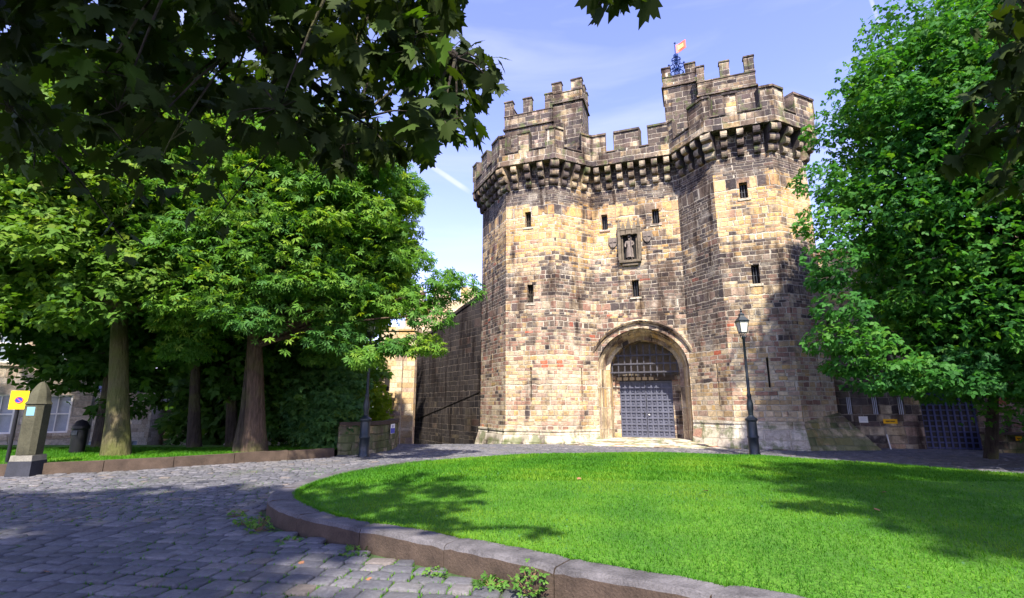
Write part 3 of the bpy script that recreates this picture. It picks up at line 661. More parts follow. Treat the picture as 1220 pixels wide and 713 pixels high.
# pair of studded gate leaves
mid = (DL + DR) / 2
for k, (a, b) in enumerate(((DL + .01, mid - .015), (mid + .015, DR - .01))):
    mb = MB(); mb.box(a, b, VB + .1, VB + .18, .17, DZ); nc = 5
    w = (b - a) / nc; rows = 9; h = (DZ - .25) / rows
    for i in range(nc + 1): x = a + (b - a) * i / nc; mb.box(max(a, x - .035), min(b, x + .035), VB + .05, VB + .1, .172, DZ - .002)
    for j in range(rows + 1): z = .2 + j * h; mb.box(a + .001, b - .001, VB + .04, VB + .1, z - .035, z + .035)
    for i in range(nc):
        for j in range(rows): mb.box(a + w * (i + .5) - .04, a + w * (i + .5) + .04, VB + .06, VB + .1, .2 + h * (j + .5) - .035, .2 + h * (j + .5) + .035, top=0)
    d = mb.build('gate_leaf', M['door'], GH)
    mb = MB(); x = mid - .1 if k == 0 else mid + .1
    if k == 0: mb.tube([(x, VB + .06, 1.35), (x, VB + .0, 1.3), (x, VB + .0, 1.12), (x, VB + .06, 1.08)], .02); mb.build('handle', M['iron'], d)
    else: mb.lathe([(.001, -.035), (.03, -.02), (.035, 0), (.03, .02), (.001, .035)], (x, VB + .04, 1.2), 10); mb.build('knob', M['white'], d)
# portcullis
VP = VW + 1.05; mb = MB(); iw, ir = HW - .26, RI - .26
def topz(u, o=-.22):
    c = max(-1, min(1, (u - UC) / (HW + o))); th = math.acos(-c); return arch_pt(th, o)[1]
n = 11
for i in range(n):
    u = UC - iw + .12 + (2 * iw - .24) * i / (n - 1); z1 = min(topz(u), 4.45); z0 = 3.12
    if z1 > z0 + .1: mb.box(u - .028, u + .028, VP, VP + .05, z0, z1)
    mb.hexa([(u - .028, VP, z0 - .002), (u + .028, VP, z0 - .002), (u + .028, VP + .05, z0 - .002), (u - .028, VP + .05, z0 - .002), (u - .004, VP + .02, z0 - .2), (u + .004, VP + .02, z0 - .2), (u + .004, VP + .03, z0 - .2), (u - .004, VP + .03, z0 - .2)])
for z in (3.16, 3.55, 3.95):
    w = min(iw + .06, (HW - .2) * math.sqrt(max(0, 1 - ((z - ZS) / (RI - .1)) ** 2))); mb.box(UC - w, UC + w, VP - .035, VP - .001, z - .035, z + .035)
mb.build('portcullis', M['iron_grey'], GH)
# step and apron at the gate
mb = MB(); mb.hexa([(2.9, -.6, -.1), (9.2, -.6, -.1), (8.4, VW + 1.9, -.1), (3.6, VW + 1.9, -.1), (2.9, -.6, .012), (9.2, -.6, .012), (8.0, VW - .1, .16), (4.0, VW - .1, .16)])
mb.box(4.0, 8.0, VW - .1, VW + 1.9, -.1, .162); mb.build('threshold', M['plinth'], GH)
# plinths
def plinth(segs, zt, ob_, m, last=None):
    mb = MB()
    for s_ in segs:
        strip(mb, s_, 0, slen(s_), .05, -.1, -.35, zt, o0b=ob_); strip(mb, s_, 0, slen(s_), .09, -.1, zt + .002, zt + .09)
    return mb.build('plinth', m, GH)
plinth([0, 1, 2, 3], .5, .28, M['plinth']); plinth([5, 6], .93, .36, M['plinth'])
mb = MB(); a, b, c, d = op(7, 0, .36), op(7, slen(7), .9), op(7, slen(7), -.1), op(7, 0, -.1); a2, b2 = op(7, 0, .05), op(7, slen(7), .05)
mb.hexa([(*a, -.3), (b[0] + .5, b[1] - .2, -.3), (*c, -.3), (*d, -.3), (*a2, 1.0), (*b2, 1.35), (*c, 1.35), (*d, 1.0)])
e = op(8, 2.5, .9); f_ = op(8, 2.5, .05); g_ = op(8, 2.5, -.1)
mb.hexa([(b[0] + .5, b[1] - .2, -.3), (*e, -.3), (*g_, -.3), (*c, -.3), (*b2, 1.35), (*f_, 1.35), (*g_, 1.35), (*c, 1.35)]); mb.build('plinth', M['plinth_moss'], GH)

# corbels : three stacked rounded stones stepping outwards
def corbel_mb(mb, base, nrm, w=.26, z=12.02, sc=1.0):
    tg = Vector((-nrm.y, nrm.x)); prof = []
    for lv, pr in enumerate((.2, .37, .54)):
        z0 = z + lv * .37; pr *= sc
        for k in range(7):
            q = -math.pi / 2 + math.pi * k / 6; prof.append((pr - .11 * (1 - math.cos(q)) , z0 + .185 + .175 * math.sin(q)))
    prof = [(-.05, z)] + prof + [(-.05, z + 1.11)]
    for i in range(len(prof) - 1):
        (d0, z0), (d1, z1) = prof[i], prof[i + 1]; ww = w * random.uniform(.97, 1.03) / 2
        p = lambda s_, d, zz: (*(base + tg * s_ + nrm * d), zz)
        mb.face([p(-ww, d0, z0), p(ww, d0, z0), p(ww, d1, z1), p(-ww, d1, z1)])
    for s_ in (-1, 1):
        pts = [(*(base + tg * s_ * w / 2 + nrm * d), zz) for d, zz in prof]; mb.face(pts if s_ > 0 else pts[::-1])
def corbels(seg, parent, n, t0=.0, t1=None):
    L = slen(seg); t1 = L if t1 is None else t1
    for i in range(n):
        t_ = t0 + (t1 - t0) * (i + .5) / n; mb = MB(); corbel_mb(mb, op(seg, t_, 0), NRM[seg]); mb.build('corbel', M['corbel'], parent)
def corner_corbel(i, parent):
    mb = MB(); n = (NRM[i - 1] + NRM[i]).normalized(); corbel_mb(mb, Vector(PL[i]) - n * .05, n, w=.42, sc=1.12); mb.build('corbel', M['corbel'], parent)
PT = 14.72
for tw, segs, corners, ns in ((TL, (0, 1, 2, 3), (1, 2, 3), (6, 5, 3, 3)), (TR, (5, 6, 7, 8), (6, 7, 8), (3, 3, 2, 6))):
    for s_, n in zip(segs, ns): corbels(s_, tw, n, .22, slen(s_) - .22)
    for c in corners: corner_corbel(c, tw)
corbels(4, gate_wall, 7, .1, 3.95)
PAR = empty('parapet', (0, 0, 0)); PAR.parent = GH
mb = MB()
for s_ in range(9):
    L = slen(s_); strip(mb, s_, 0, L, .56, -.12, 13.13, 13.21); strip(mb, s_, 0, L, .50, .12, 13.213, 13.78)
parapet = mb.build('parapet_wall', M['parapet'], PAR)
def merlon(pieces, top=PT, seg_sill=13.78):
    mb = MB()
    for s_, a, b in pieces: strip(mb, s_, a, b, .50, .13, seg_sill + .002, top)
    o = mb.build('merlon', M['parapet'], PAR); mb = MB()
    for s_, a, b in pieces:
        e = .05; strip(mb, s_, a - (e if a > 0 else 0), b + (e if b < slen(s_) else 0), .56, .07, top + .002, top + .1)
        if a > 0: strip(mb, s_, a - .045, a - .001, .53, .10, seg_sill + .06, top)
        if b < slen(s_): strip(mb, s_, b + .001, b + .045, .53, .10, seg_sill + .06, top)
    mb.build('coping', M['coping'], o)
merls = [[(0, 0, .8)], [(0, 1.8, 2.8)], [(0, 3.8, 4.8), (1, 0, .45)], [(1, 1.15, 1.75)], [(1, 2.4, 3.11), (2, 0, .3)], [(2, .9, 1.35)], [(2, 2.1, 2.45), (3, 0, .5)], [(3, 1.55, 2.143), (4, 0, .75)], [(4, 1.25, 2.55)], [(4, 3.05, 4.055), (5, 0, .3)],
         [(5, 1.3, 2.145), (6, 0, .22)], [(6, .75, 1.15)], [(6, 1.95, 2.348), (7, 0, .5)], [(7, 1.1, 2.104), (8, 0, .6)], [(8, 1.6, 2.6)], [(8, 3.6, 4.6)]]
for ml in merls: merlon(ml)
mb = MB()     # sill copings in the crenels and a moulded band
occ = {}
for ml in merls:
    for s_, a, b in ml: occ.setdefault(s_, []).append((a, b))
for s_, iv in occ.items():
    iv.sort(); x = 0
    for a, b in iv + [(slen(s_), 9e9)]:
        if a - x > .1: mb = MB(); strip(mb, s_, x + .002, a - .002, .55, .08, 13.782, 13.84); mb.build('sill_coping', M['coping'], PAR)
        x = max(x, b)

# turrets
def turret(parent, u0, u1, v0, v1, z0, zs, zsill, zt, fm, sm, name='turret'):
    mb = MB(); mb.box(u0, u1, v0, v1, z0, zs); o = mb.build(name, M['parapet'], parent); mb = MB()
    mb.box(u0 - .09, u1 + .09, v0 - .09, v1 + .09, zs + .002, zs + .11, top=.03); mb.build('string_course', M['coping'], o); mb = MB(); e = .02; w = .26
    z0_ = zs + .112
    mb.box(u0 - e, u1 + e, v0 - e, v0 + w, z0_, zsill); mb.box(u0 - e, u1 + e, v1 - w, v1 + e, z0_, zsill)
    mb.box(u0 - e, u0 + w, v0 + w, v1 - w, z0_, zsill - .002); mb.box(u1 - w, u1 + e, v0 + w, v1 - w, z0_, zsill - .002); mb.build('battlement', M['parapet'], o)
    mb = MB(); e2 = .05
    mb.box(u0 - e2, u1 + e2, v0 - e2, v0 + w + .03, zsill + .001, zsill + .05); mb.build('coping', M['coping'], o); mb = MB(); mb.box(u0 - e2, u1 + e2, v1 - w - .03, v1 + e2, zsill + .001, zsill + .05); mb.build('coping', M['coping'], o)
    def mer(a, b, c, d):
        mb = MB(); mb.box(a, b, c, d, zsill + .052, zt - .08); q = mb.build('merlon', M['parapet'], o); caps = MB(); caps.box(a - .04, b + .04, c - .04, d + .04, zt - .078, zt, top=.02); caps.build('merlon_cap', M['coping'], o)
        return q
    for (a, b) in fm:
        for (c, d) in ((v0 - e, v0 + w), (v1 - w, v1 + e)): mer(a, b, c, d)
    for (c, d) in sm:
        for (a, b) in ((u0 - e, u0 + w), (u1 - w, u1 + e)): mer(a, b, c, d)
    return o
turret(GH, -.55, 2.1, 1.25, 4.4, 13.3, 16.15, 16.95, 17.9, [(-.57, -.1), (.5, .98), (1.72, 2.12)], [(1.95, 2.5), (3.1, 3.7)])
turret(GH, 2.13, 3.7, 1.3, 2.9, 13.3, 17.15, 17.75, 18.45, [(2.11, 2.62), (3.15, 3.72)], [(1.95, 2.35)])
turret(GH, 9.3, 11.75, 1.1, 4.2, 13.3, 15.85, 16.6, 17.5, [(9.28, 9.62), (10.3, 10.72), (11.35, 11.77)], [(1.9, 2.5), (3.1, 3.6)])
turret(GH, 7.72, 9.25, 1.75, 3.3, 13.3, 17.1, 17.65, 18.25, [(7.7, 8.1), (8.8, 9.27)], [(2.3, 2.7)])

# niche with canopy on the gate wall
NC = 5.72; mb = MB(); v = VW
mb.box(NC - .5, NC + .5, v - .2, v, 8.2, 8.32, top=0); mb.box(NC - .36, NC + .36, v - .14, v, 8.06, 8.198)
for s_ in (-1, 1):
    mb.box(NC + s_ * .46 - .07, NC + s_ * .46 + .07, v - .2, v, 8.322, 9.9); mb.box(NC + s_ * .33 - .03, NC + s_ * .33 + .03, v - .12, v, 8.322, 9.5)
    mb.hexa([(NC + s_ * .46 - .08, v - .22, 9.902), (NC + s_ * .46 + .08, v - .22, 9.902), (NC + s_ * .46 + .08, v, 9.902), (NC + s_ * .46 - .08, v, 9.902), (NC + s_ * .46 - .01, v - .12, 10.45), (NC + s_ * .46 + .01, v - .12, 10.45), (NC + s_ * .46 + .01, v - .1, 10.45), (NC + s_ * .46 - .01, v - .1, 10.45)])
for dx, h in ((-.26, .45), (0, .7), (.26, .45)):
    mb.box(NC + dx - .12, NC + dx + .12, v - .3 + abs(dx) * .2, v, 9.55, 9.78)
    mb.hexa([(NC + dx - .13, v - .32 + abs(dx) * .2, 9.782), (NC + dx + .13, v - .32 + abs(dx) * .2, 9.782), (NC + dx + .13, v, 9.782), (NC + dx - .13, v, 9.782), (NC + dx - .01, v - .1, 9.78 + h), (NC + dx + .01, v - .1, 9.78 + h), (NC + dx + .01, v - .02, 9.78 + h), (NC + dx - .01, v - .02, 9.78 + h)])
    for sx in (-1, 1): mb.lathe([(.001, -.05), (.04, -.02), (.045, .02), (.001, .06)], (NC + dx + sx * .1, v - .28 + abs(dx) * .2, 9.55), 6)
niche = mb.build('niche', M['niche'], gate_wall)
mb = MB(); mb.box(NC - .3, NC + .3, v - .02, v - .004, 8.325, 9.55); mb.build('recess_shade_panel', M['opening'], niche)  # flat near-black panel on the wall face paints the shade of a hollow niche
for dx, z in ((-.78, 9.3), (.82, 9.42)):      # carved shields
    mb = MB(); sh = [(-.2, .22), (-.2, -.05), (-.12, -.22), (0, -.3), (.12, -.22), (.2, -.05), (.2, .22)]
    b = len(mb.v); mb.face([(NC + dx + x, v - .07, z + y) for x, y in sh][::-1])
    for i in range(7): a, c = sh[i], sh[(i + 1) % 7]; mb.face([(NC + dx + a[0], v - .07, z + a[1]), (NC + dx + c[0], v - .07, z + c[1]), (NC + dx + c[0] * 1.1, v, z + c[1] * 1.1), (NC + dx + a[0] * 1.1, v, z + a[1] * 1.1)])
    mb.box(NC + dx - .02, NC + dx + .02, v - .1, v - .071, z - .25, z + .2); mb.box(NC + dx - .17, NC + dx + .17, v - .1, v - .071, z - .02, z + .03); mb.build('shield', M['statue'], gate_wall)
def L2W(u, v_, z): c, s_ = math.cos(A20), math.sin(A20); return (-.294 + u * c - v_ * s_, 23.42 + u * s_ + v_ * c, z)
# statue: robed standing man in one surface
st = empty('statue', L2W(NC, v - .12, 8.325), A20, label='weathered stone statue of a robed standing man in the canopied niche above the gateway', cat='statue')
def skin(name, verts, edges, radii, m, parent, sub=2):
    me = bpy.data.meshes.new(name); me.from_pydata(verts, edges, []); o = link(name, me, m, parent)
    md = o.modifiers.new('skin', 'SKIN'); me.skin_vertices.new() if not me.skin_vertices else None
    for i, r_ in enumerate(radii): me.skin_vertices[0].data[i].radius = (r_, r_) if not isinstance(r_, tuple) else r_
    me.skin_vertices[0].data[0].use_root = True
    s2 = o.modifiers.new('sub', 'SUBSURF'); s2.levels = s2.render_levels = sub
    dg = bpy.context.evaluated_depsgraph_get(); dg.update(); nm = bpy.data.meshes.new_from_object(o.evaluated_get(dg)); o.modifiers.clear(); o.data = nm
    nm.polygons.foreach_set('use_smooth', [True] * len(nm.polygons)); return o
try:
    skin('figure', [(0, 0, .58), (0, 0, .72), (0, 0, .84), (0, 0, .93), (0, -.01, .98), (0, -.02, 1.06), (.07, -.01, .3), (.08, -.02, .04), (.09, -.1, .02), (-.06, -.01, .3), (-.07, -.03, .04), (-.08, -.11, .02),
                     (.15, 0, .88), (.19, -.05, .72), (.1, -.13, .66), (-.15, 0, .88), (-.2, -.03, .72), (-.17, -.1, .6)],
         [(0, 1), (1, 2), (2, 3), (3, 4), (4, 5), (0, 6), (6, 7), (7, 8), (0, 9), (9, 10), (10, 11), (2, 12), (12, 13), (13, 14), (2, 15), (15, 16), (16, 17)],
         [(.12, .09), (.11, .08), (.13, .08), (.05, .05), (.05, .05), (.07, .08), .09, .06, .03, .09, .06, .03, .055, .045, .03, .055, .045, .03], M['statue'], st)
except Exception as ex: print('skin', ex)
mb = MB(); mb.lathe([(.19, .1), (.17, .3), (.15, .5), (.13, .62), (.02, .64)], (0, .01, 0), 16); mb.build('robe', M['statue'], st)
mb = MB(); mb.tube([(.1, -.17, 1.05), (.1, -.16, .05)], .014, 6); mb.build('staff', M['statue'], st)
mb = MB(); mb.lathe([(.06, 1.1), (.08, 1.13), (.07, 1.18), (.001, 1.2)], (0, -.02, 0), 10); mb.build('hat', M['statue'], st)

# ornamental vane on the turret
wv = empty('weathervane', L2W(8.42, 2.0, 17.66), A20, label='blue wrought iron weathervane with a red banner on top of the gatehouse', cat='weathervane')
mb = MB(); mb.tube([(0, 0, 0), (0, 0, 2.0)], .03, 8); mb.lathe([(.001, 1.98), (.06, 2.04), (.001, 2.12)], n=8); mb.build('pole', M['vane_blue'], wv)
mb = MB()
for k in range(6):
    q = k * math.pi / 3
    for (r_, z_, h) in ((.3, .35, .5), (.36, .72, .42), (.2, 1.15, .25)):
        pts = [(math.cos(q) * r_ * math.sin(s_ * math.pi) * (1 if s_ < .75 else .9), math.sin(q) * r_ * math.sin(s_ * math.pi), z_ + h * (s_ - .5)) for s_ in [i / 8 for i in range(9)]]; mb.tube(pts, .028, 5)
    mb.lathe([(.001, -.07), (.06, 0), (.001, .09)], (math.cos(q) * .36, math.sin(q) * .36, .85), 6); mb.lathe([(.001, -.06), (.05, 0), (.001, .06)], (math.cos(q) * .3, math.sin(q) * .3, .3), 6)
mb.lathe([(.001, 1.2), (.1, 1.28), (.12, 1.36), (.001, 1.46)], n=8); mb.build('scrollwork', M['vane_blue'], wv)
def flag(n, m, z0, z1, x0, x1, off=0):
    mb = MB()
    for i in range(n):
        a, b = x0 + (x1 - x0) * i / n, x0 + (x1 - x0) * (i + 1) / n; w = lambda x: .04 * math.sin(x * 9) + off
        mb.hexa([(a, w(a) - .012, z0 + a * .35), (b, w(b) - .012, z0 + b * .35), (b, w(b) + .012, z0 + b * .35), (a, w(a) + .012, z0 + a * .35), (a, w(a) - .012, z1 + a * .35), (b, w(b) - .012, z1 + b * .35), (b, w(b) + .012, z1 + b * .35), (a, w(a) + .012, z1 + a * .35)])
    return mb
flag(8, 0, 1.45, 1.92, .04, .52).build('banner', M['banner_red'], wv); flag(5, 0, 1.58, 1.8, .14, .4, -.018).build('banner_emblem', M['banner_gold'], wv)

# ------------------------------------------------------------------ curtain wall on the left, pale buildings behind
CW = empty('curtain_wall', (0, 0, 0), label='high soot blackened castle wall receding downhill left of the gatehouse', cat='wall')
def wallrun(mb, pts, zt, zb, th, coping=None):
    for (a, b, i) in zip(pts, pts[1:], range(99)):
        d = Vector((b[0] - a[0], b[1] - a[1])).normalized(); n = Vector((-d.y, d.x)) * th
        mb.hexa([(a[0], a[1], zb[i]), (b[0], b[1], zb[i + 1]), (b[0] + n.x, b[1] + n.y, zb[i + 1]), (a[0] + n.x, a[1] + n.y, zb[i]), (a[0], a[1], zt[i]), (b[0], b[1], zt[i + 1]), (b[0] + n.x, b[1] + n.y, zt[i + 1]), (a[0] + n.x, a[1] + n.y, zt[i])])
cwp = [(-6.61, 35.2), (-5.56, 33.3), (-4.17, 31), (-2.96, 29.2), (-1.72, 27.4)]
cwt = [5.6, 6.15, 6.7, 7.15, 7.55]
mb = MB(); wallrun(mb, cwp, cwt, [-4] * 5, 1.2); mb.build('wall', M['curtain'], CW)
def oset(pts, e): return [(x - e * .85, y - e * .5) for x, y in pts]
mb = MB(); wallrun(mb, oset(cwp, .05), [z + .2 for z in cwt], [z + .003 for z in cwt], 1.3); mb.build('coping', M['curtain'], CW)
mb = MB(); st_ = [0.68, 1.02, 1.48, 1.9, 2.33]; wallrun(mb, oset(cwp, .035), [z + .07 for z in st_], [z for z in st_], .2); mb.build('string_course', M['curtain'], CW)
KB = empty('castle_range', (0, 0, 0), label='pale sunlit battlemented castle range behind the dark curtain wall', cat='castle')
mb = MB(); mb.box(-8.6, 1, 40, 50, -6, 9.0); mb.box(-8.75, 1.1, 39.85, 50, 9.003, 9.2, top=.05); mb.build('wall', M['far_stone'], KB)
mb = MB()
mb.box(-8.6, 1, 40, 40.5, 9.203, 10.0); [mb.box(x, x + 1.35, 40.0, 40.5, 10.003, 11.1) for x in (-8.6, -6.4, -4.2, -2.1, -.2)]; mb.build('battlement', M['far_stone'], KB)
for x in (-6.3, -4.5):
    mb = MB(); [mb.box(x + k * .3, x + k * .3 + .2, 39.98, 40.02, 7.3, 7.9) for k in range(3)]; mb.build('window', M['opening'], KB)
KB2 = empty('castle_tower', (0, 0, 0), label='narrow pale stone block standing between the far trees and dark curtain wall', cat='tower')
mb = MB(); mb.box(-10.0, -7.3, 38, 42, -6, 7.2); mb.build('wall', M['far_stone'], KB2); mb = MB(); mb.box(-8.6, -8.15, 37.6, 38, -6, 6.4, top=.0); mb.build('buttress', M['far_stone'], KB2)
mb = MB(); mb.box(-10.1, -7.2, 37.9, 42.1, 7.203, 7.5); mb.build('cornice', M['far_stone'], KB2)
mb = MB(); mb.box(-9.5, -9.1, 37.98, 38.02, 2.7, 3.6); mb.build('window', M['opening'], KB2)
# mossy low wall
LW = empty('low_wall', (0, 0, 0), label='short curved mossy stone wall with rounded coping behind the left lamp post', cat='wall')
lp = catmull([(-4.98, 22.6), (-4.66, 21.2), (-4.5, 19.6), (-4.75, 18.3), (-5.15, 17.75), (-5.8, 17.42)], 4)
mb = MB(); wallrun(mb, lp[::-1], [.95] * len(lp), [-.4] * len(lp), .32); mb.build('wall', M['low_wall'], LW); mb = MB()
wallrun(mb, [(x + .04, y - .06) for x, y in lp[::-1]], [1.07] * len(lp), [.953] * len(lp), .42); mb.build('coping', M['kerb_face'], LW)
mb = MB(); mb.box(-.16, .16, -.012, .0, -.17, .17); sg = mb.build('sign', M['white']); sg.location = (-4.44, 19.3, .78); sg.rotation_euler = (0, 0, R(75)); tag(sg, 'small blue and white notice fixed to the mossy low wall', 'sign')
mb = MB(); mb.box(-.15, .15, -.016, -.0125, -.16, .02); mb.box(-.03, .03, -.016, -.0125, .04, .13); b_ = mb.build('panel', M['blue'], sg)

# ------------------------------------------------------------------ right wall behind the tree
RW = empty('castle_wall', (-.294, 23.42, 0), A20, label='shaded stone wall with small barred windows behind the right tree', cat='wall')
V2 = 2.0
holes = [(13.82, 14.02, 1.28, 1.95), (14.68, 14.9, 1.28, 1.95), (15.52, 15.74, 1.28, 1.95), (16.25, 17.95, -.1, 2.7), (13.9, 14.35, 3.3, 4.4)]
mb = MB(); us = sorted({13.3, 40} | {x for h in holes for x in h[:2]}); zs = sorted({-.5, 7.9} | {x for h in holes for x in h[2:]})
for a, b in zip(us, us[1:]):
    for c, d in zip(zs, zs[1:]):
        if any(h[0] < (a + b) / 2 < h[1] and h[2] < (c + d) / 2 < h[3] for h in holes): continue
        mb.face([(a, V2, c), (b, V2, c), (b, V2, d), (a, V2, d)])
for (a, b, c, d) in holes:
    for p, q in (((a, c), (a, d)), ((a, d), (b, d)), ((b, d), (b, c)), ((b, c), (a, c))): mb.face([(p[0], V2, p[1]), (q[0], V2, q[1]), (q[0], V2 + .3, q[1]), (p[0], V2 + .3, p[1])])
mb.face([(13.3, V2, 7.9), (40, V2, 7.9), (40, V2 + 5, 7.9), (13.3, V2 + 5, 7.9)]); mb.face([(13.3, V2 + .31, -.5), (40, V2 + .31, -.5), (40, V2 + .31, 7.9), (13.3, V2 + .31, 7.9)])
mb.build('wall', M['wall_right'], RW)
mb = MB(); mb.box(13.3, 40, V2 - .08, V2 - .001, 2.95, 3.08); mb.box(13.3, 40, V2 - .1, V2 + .3, 7.903, 8.1); mb.build('string_course', M['wall_right'], RW)
for (a, b, c, d) in holes[:3]:
    mb = MB(); mb.box(a, b, V2 + .2, V2 + .22, c, d); w = mb.build('window', M['opening'], RW)
    mb = MB(); [mb.box(a + (b - a) * k - .014, a + (b - a) * k + .014, V2 + .06, V2 + .09, c, d) for k in (.22, .5, .78)]; mb.build('bars', M['bars'], w)
    mb = MB(); mb.box(a - .14, b + .14, V2 - .02, V2 + .1, d + .003, d + .15); mb.build('lintel', M['wall_right'], RW)
a, b, c, d = holes[4]; mb = MB(); mb.box(a, b, V2 + .2, V2 + .22, c, d); w = mb.build('window', M['pane'], RW); mb = MB()
mb.box(a, a + .07, V2 + .12, V2 + .2, c, d); mb.box(b - .07, b, V2 + .12, V2 + .2, c, d); mb.box(a + .07, b - .07, V2 + .12, V2 + .2, c, c + .07); mb.box(a + .07, b - .07, V2 + .12, V2 + .2, d - .07, d); mb.box(a + .07, b - .07, V2 + .13, V2 + .19, (c + d) / 2 - .03, (c + d) / 2 + .03); mb.build('frame', M['white'], w)
gt = empty('lattice_gate', L2W(16.25, V2 + .1, 0), A20, label='dark blue lattice gate in the shaded wall behind the right tree', cat='gate')
mb = MB(); W_, H_ = 1.7, 2.68
mb.box(0, W_, .06, .09, .02, H_); mb.build('backing', M['black'], gt); mb = MB()
for i in range(9): x = .03 + (W_ - .06) * i / 8; mb.box(x - .03, x + .03, 0, .03, .03, H_)
for i in range(14): z = .06 + (H_ - .1) * i / 13; mb.box(0.001, W_ - .001, .031, .055, z - .028, z + .028)
mb.build('lattice', M['lattice'], gt)
def plate(name, u, v_, z, w, h, m, label, marks=None, mm=None):
    mb = MB(); mb.box(-w / 2, w / 2, -.015, 0, -h / 2, h / 2); o = mb.build(name, m); o.location = L2W(u, v_, z); o.rotation_euler = (0, 0, A20); tag(o, label, 'sign')
    if marks:
        mb = MB(); [mb.box(a, b, -.02, -.0155, c, d) for a, b, c, d in marks]; mb.build('lettering', mm, o)
    return o
plate('sign', 14.32, V2 - .002, 1.08, .3, .24, M['white'], 'small white notice on the shaded wall below the barred windows', [(-.1, .1, .05, .07), (-.1, .06, 0, .02), (-.1, .09, -.05, -.03)], M['bars'])
plate('sign', 15.2, V2 - .002, 1.02, .46, .17, M['orange'], 'amber notice on the shaded wall left of the lattice gate', [(-.15, -.02, -.015, .02), (.0, .15, -.015, .02)], M['wood'])
plate('sign', 18.6, 1.08, .5, .17, .15, M['orange'], 'tiny amber plate on the low mossy wall at the right edge', [(-.05, .05, -.01, .02)], M['wood'])
rl = empty('low_wall', (-.294, 23.42, 0), A20, label='low mossy stone wall right of the lattice gate at the far right', cat='wall')
mb = MB(); mb.box(17.7, 26, 1.1, 1.4, -.3, .62); mb.build('wall', M['low_wall'], rl); mb = MB(); mb.box(17.65, 26, 1.05, 1.45, .623, .7, top=.03); mb.build('coping', M['kerb_face'], rl)
mb = MB(); mb.tube([(0, 0, 0), (-.08, 0, .55)], .022, 8); o = mb.build('marker_post', M['white']); o.location = L2W(14.95, 1.5, 0); tag(o, 'thin white leaning post standing at the foot of the shaded wall', 'post')

# ------------------------------------------------------------------ left houses beyond the verge
def house(x0, x1, y, zb, zt, label, wins, rz=0, depth=8, roofh=2.0, door=None, bay=False):
    h = empty('stone_house', (x0, y, zb), rz, label=label, cat='house'); W = x1 - x0; H_ = zt - zb
    mb = MB(); us = sorted({0, W} | {a for w in wins for a in (w[0], w[1])}); zs = sorted({-1.5, H_} | {a for w in wins for a in (w[2], w[3])})
    for a, b in zip(us, us[1:]):
        for c, d in zip(zs, zs[1:]):
            if any(w[0] < (a + b) / 2 < w[1] and w[2] < (c + d) / 2 < w[3] for w in wins): continue
            mb.face([(a, 0, c), (b, 0, c), (b, 0, d), (a, 0, d)])
    for (a, b, c, d) in wins:
        for p, q in (((a, c), (a, d)), ((a, d), (b, d)), ((b, d), (b, c)), ((b, c), (a, c))): mb.face([(p[0], 0, p[1]), (q[0], 0, q[1]), (q[0], .22, q[1]), (p[0], .22, p[1])])
    mb.face([(W, 0, -1.5), (W, depth, -1.5), (W, depth, H_), (W, 0, H_)]); mb.face([(0, depth, -1.5), (0, 0, -1.5), (0, 0, H_), (0, depth, H_)]); mb.face([(W, depth, -1.5), (0, depth, -1.5), (0, depth, H_), (W, depth, H_)])
    mb.box(-.05, W + .05, -.1, -.001, H_ - .25, H_ - .05); mb.build('wall', M['house'], h)
    mb = MB(); mb.face([(-.1, -.15, H_), (W + .1, -.15, H_), (W + .1, depth / 2, H_ + roofh), (-.1, depth / 2, H_ + roofh)]); mb.face([(W + .1, depth + .15, H_), (-.1, depth + .15, H_), (-.1, depth / 2, H_ + roofh), (W + .1, depth / 2, H_ + roofh)]); mb.face([(W + .001, 0, H_), (W + .001, depth, H_), (W + .001, depth / 2, H_ + roofh)]); mb.face([(-.001, depth, H_), (-.001, 0, H_), (-.001, depth / 2, H_ + roofh)]); rf = mb.build('roof', M['slate'], h)
    mb = MB(); mb.box(W - .9, W - .2, depth / 2 - .4, depth / 2 + .4, H_ + roofh - .6, H_ + roofh + .9); mb.build('chimney', M['house'], rf)
    for (a, b, c, d) in wins:
        mb = MB(); mb.box(a, b, .2, .21, c, d); w = mb.build('window', M['pane'], h); mb = MB(); e = .07
        mb.box(a, a + e, .1, .19, c, d); mb.box(b - e, b, .1, .19, c, d); mb.box(a + e, b - e, .1, .19, c, c + e); mb.box(a + e, b - e, .1, .19, d - e, d); mb.box(a + e, b - e, .11, .18, (c + d) / 2 - .03, (c + d) / 2 + .03); mb.box((a + b) / 2 - .02, (a + b) / 2 + .02, .12, .17, c + e, d - e); mb.build('frame', M['white'], w)
        mb = MB(); mb.box(a - .12, b + .12, -.1, .1, c - .14, c - .002); mb.build('sill', M['house'], h)
    return h
house(-27.6, -18.0, 18.6, -.2, 6.8, 'large pale stone house with white sash windows behind the stone gate pillar', [(x, x + 1.0, z, z + 1.7) for x in (1.2, 3.6, 6.0, 7.9) for z in (.6, 3.7)], rz=R(38))
labs = ['nearest pale stone terrace house downhill beyond the mossy trunk', 'terrace house second from left downhill between the tree trunks', 'terrace house third along downhill between the dark trunks', 'lowest and furthest terrace house glimpsed between the dark trunks']
for i, x in enumerate((-31.5, -26.2, -20.9, -15.6)):
    h = house(x, x + 5.2, 37 + i * 2.2, -3.0 - i * .5, 2.6 - i * .7, labs[i], [(a, a + .95, .5, 2.2) for a in (.6, 2.1, 3.6)], rz=R(8), depth=6, roofh=1.3); h['group'] = 'terrace houses downhill'

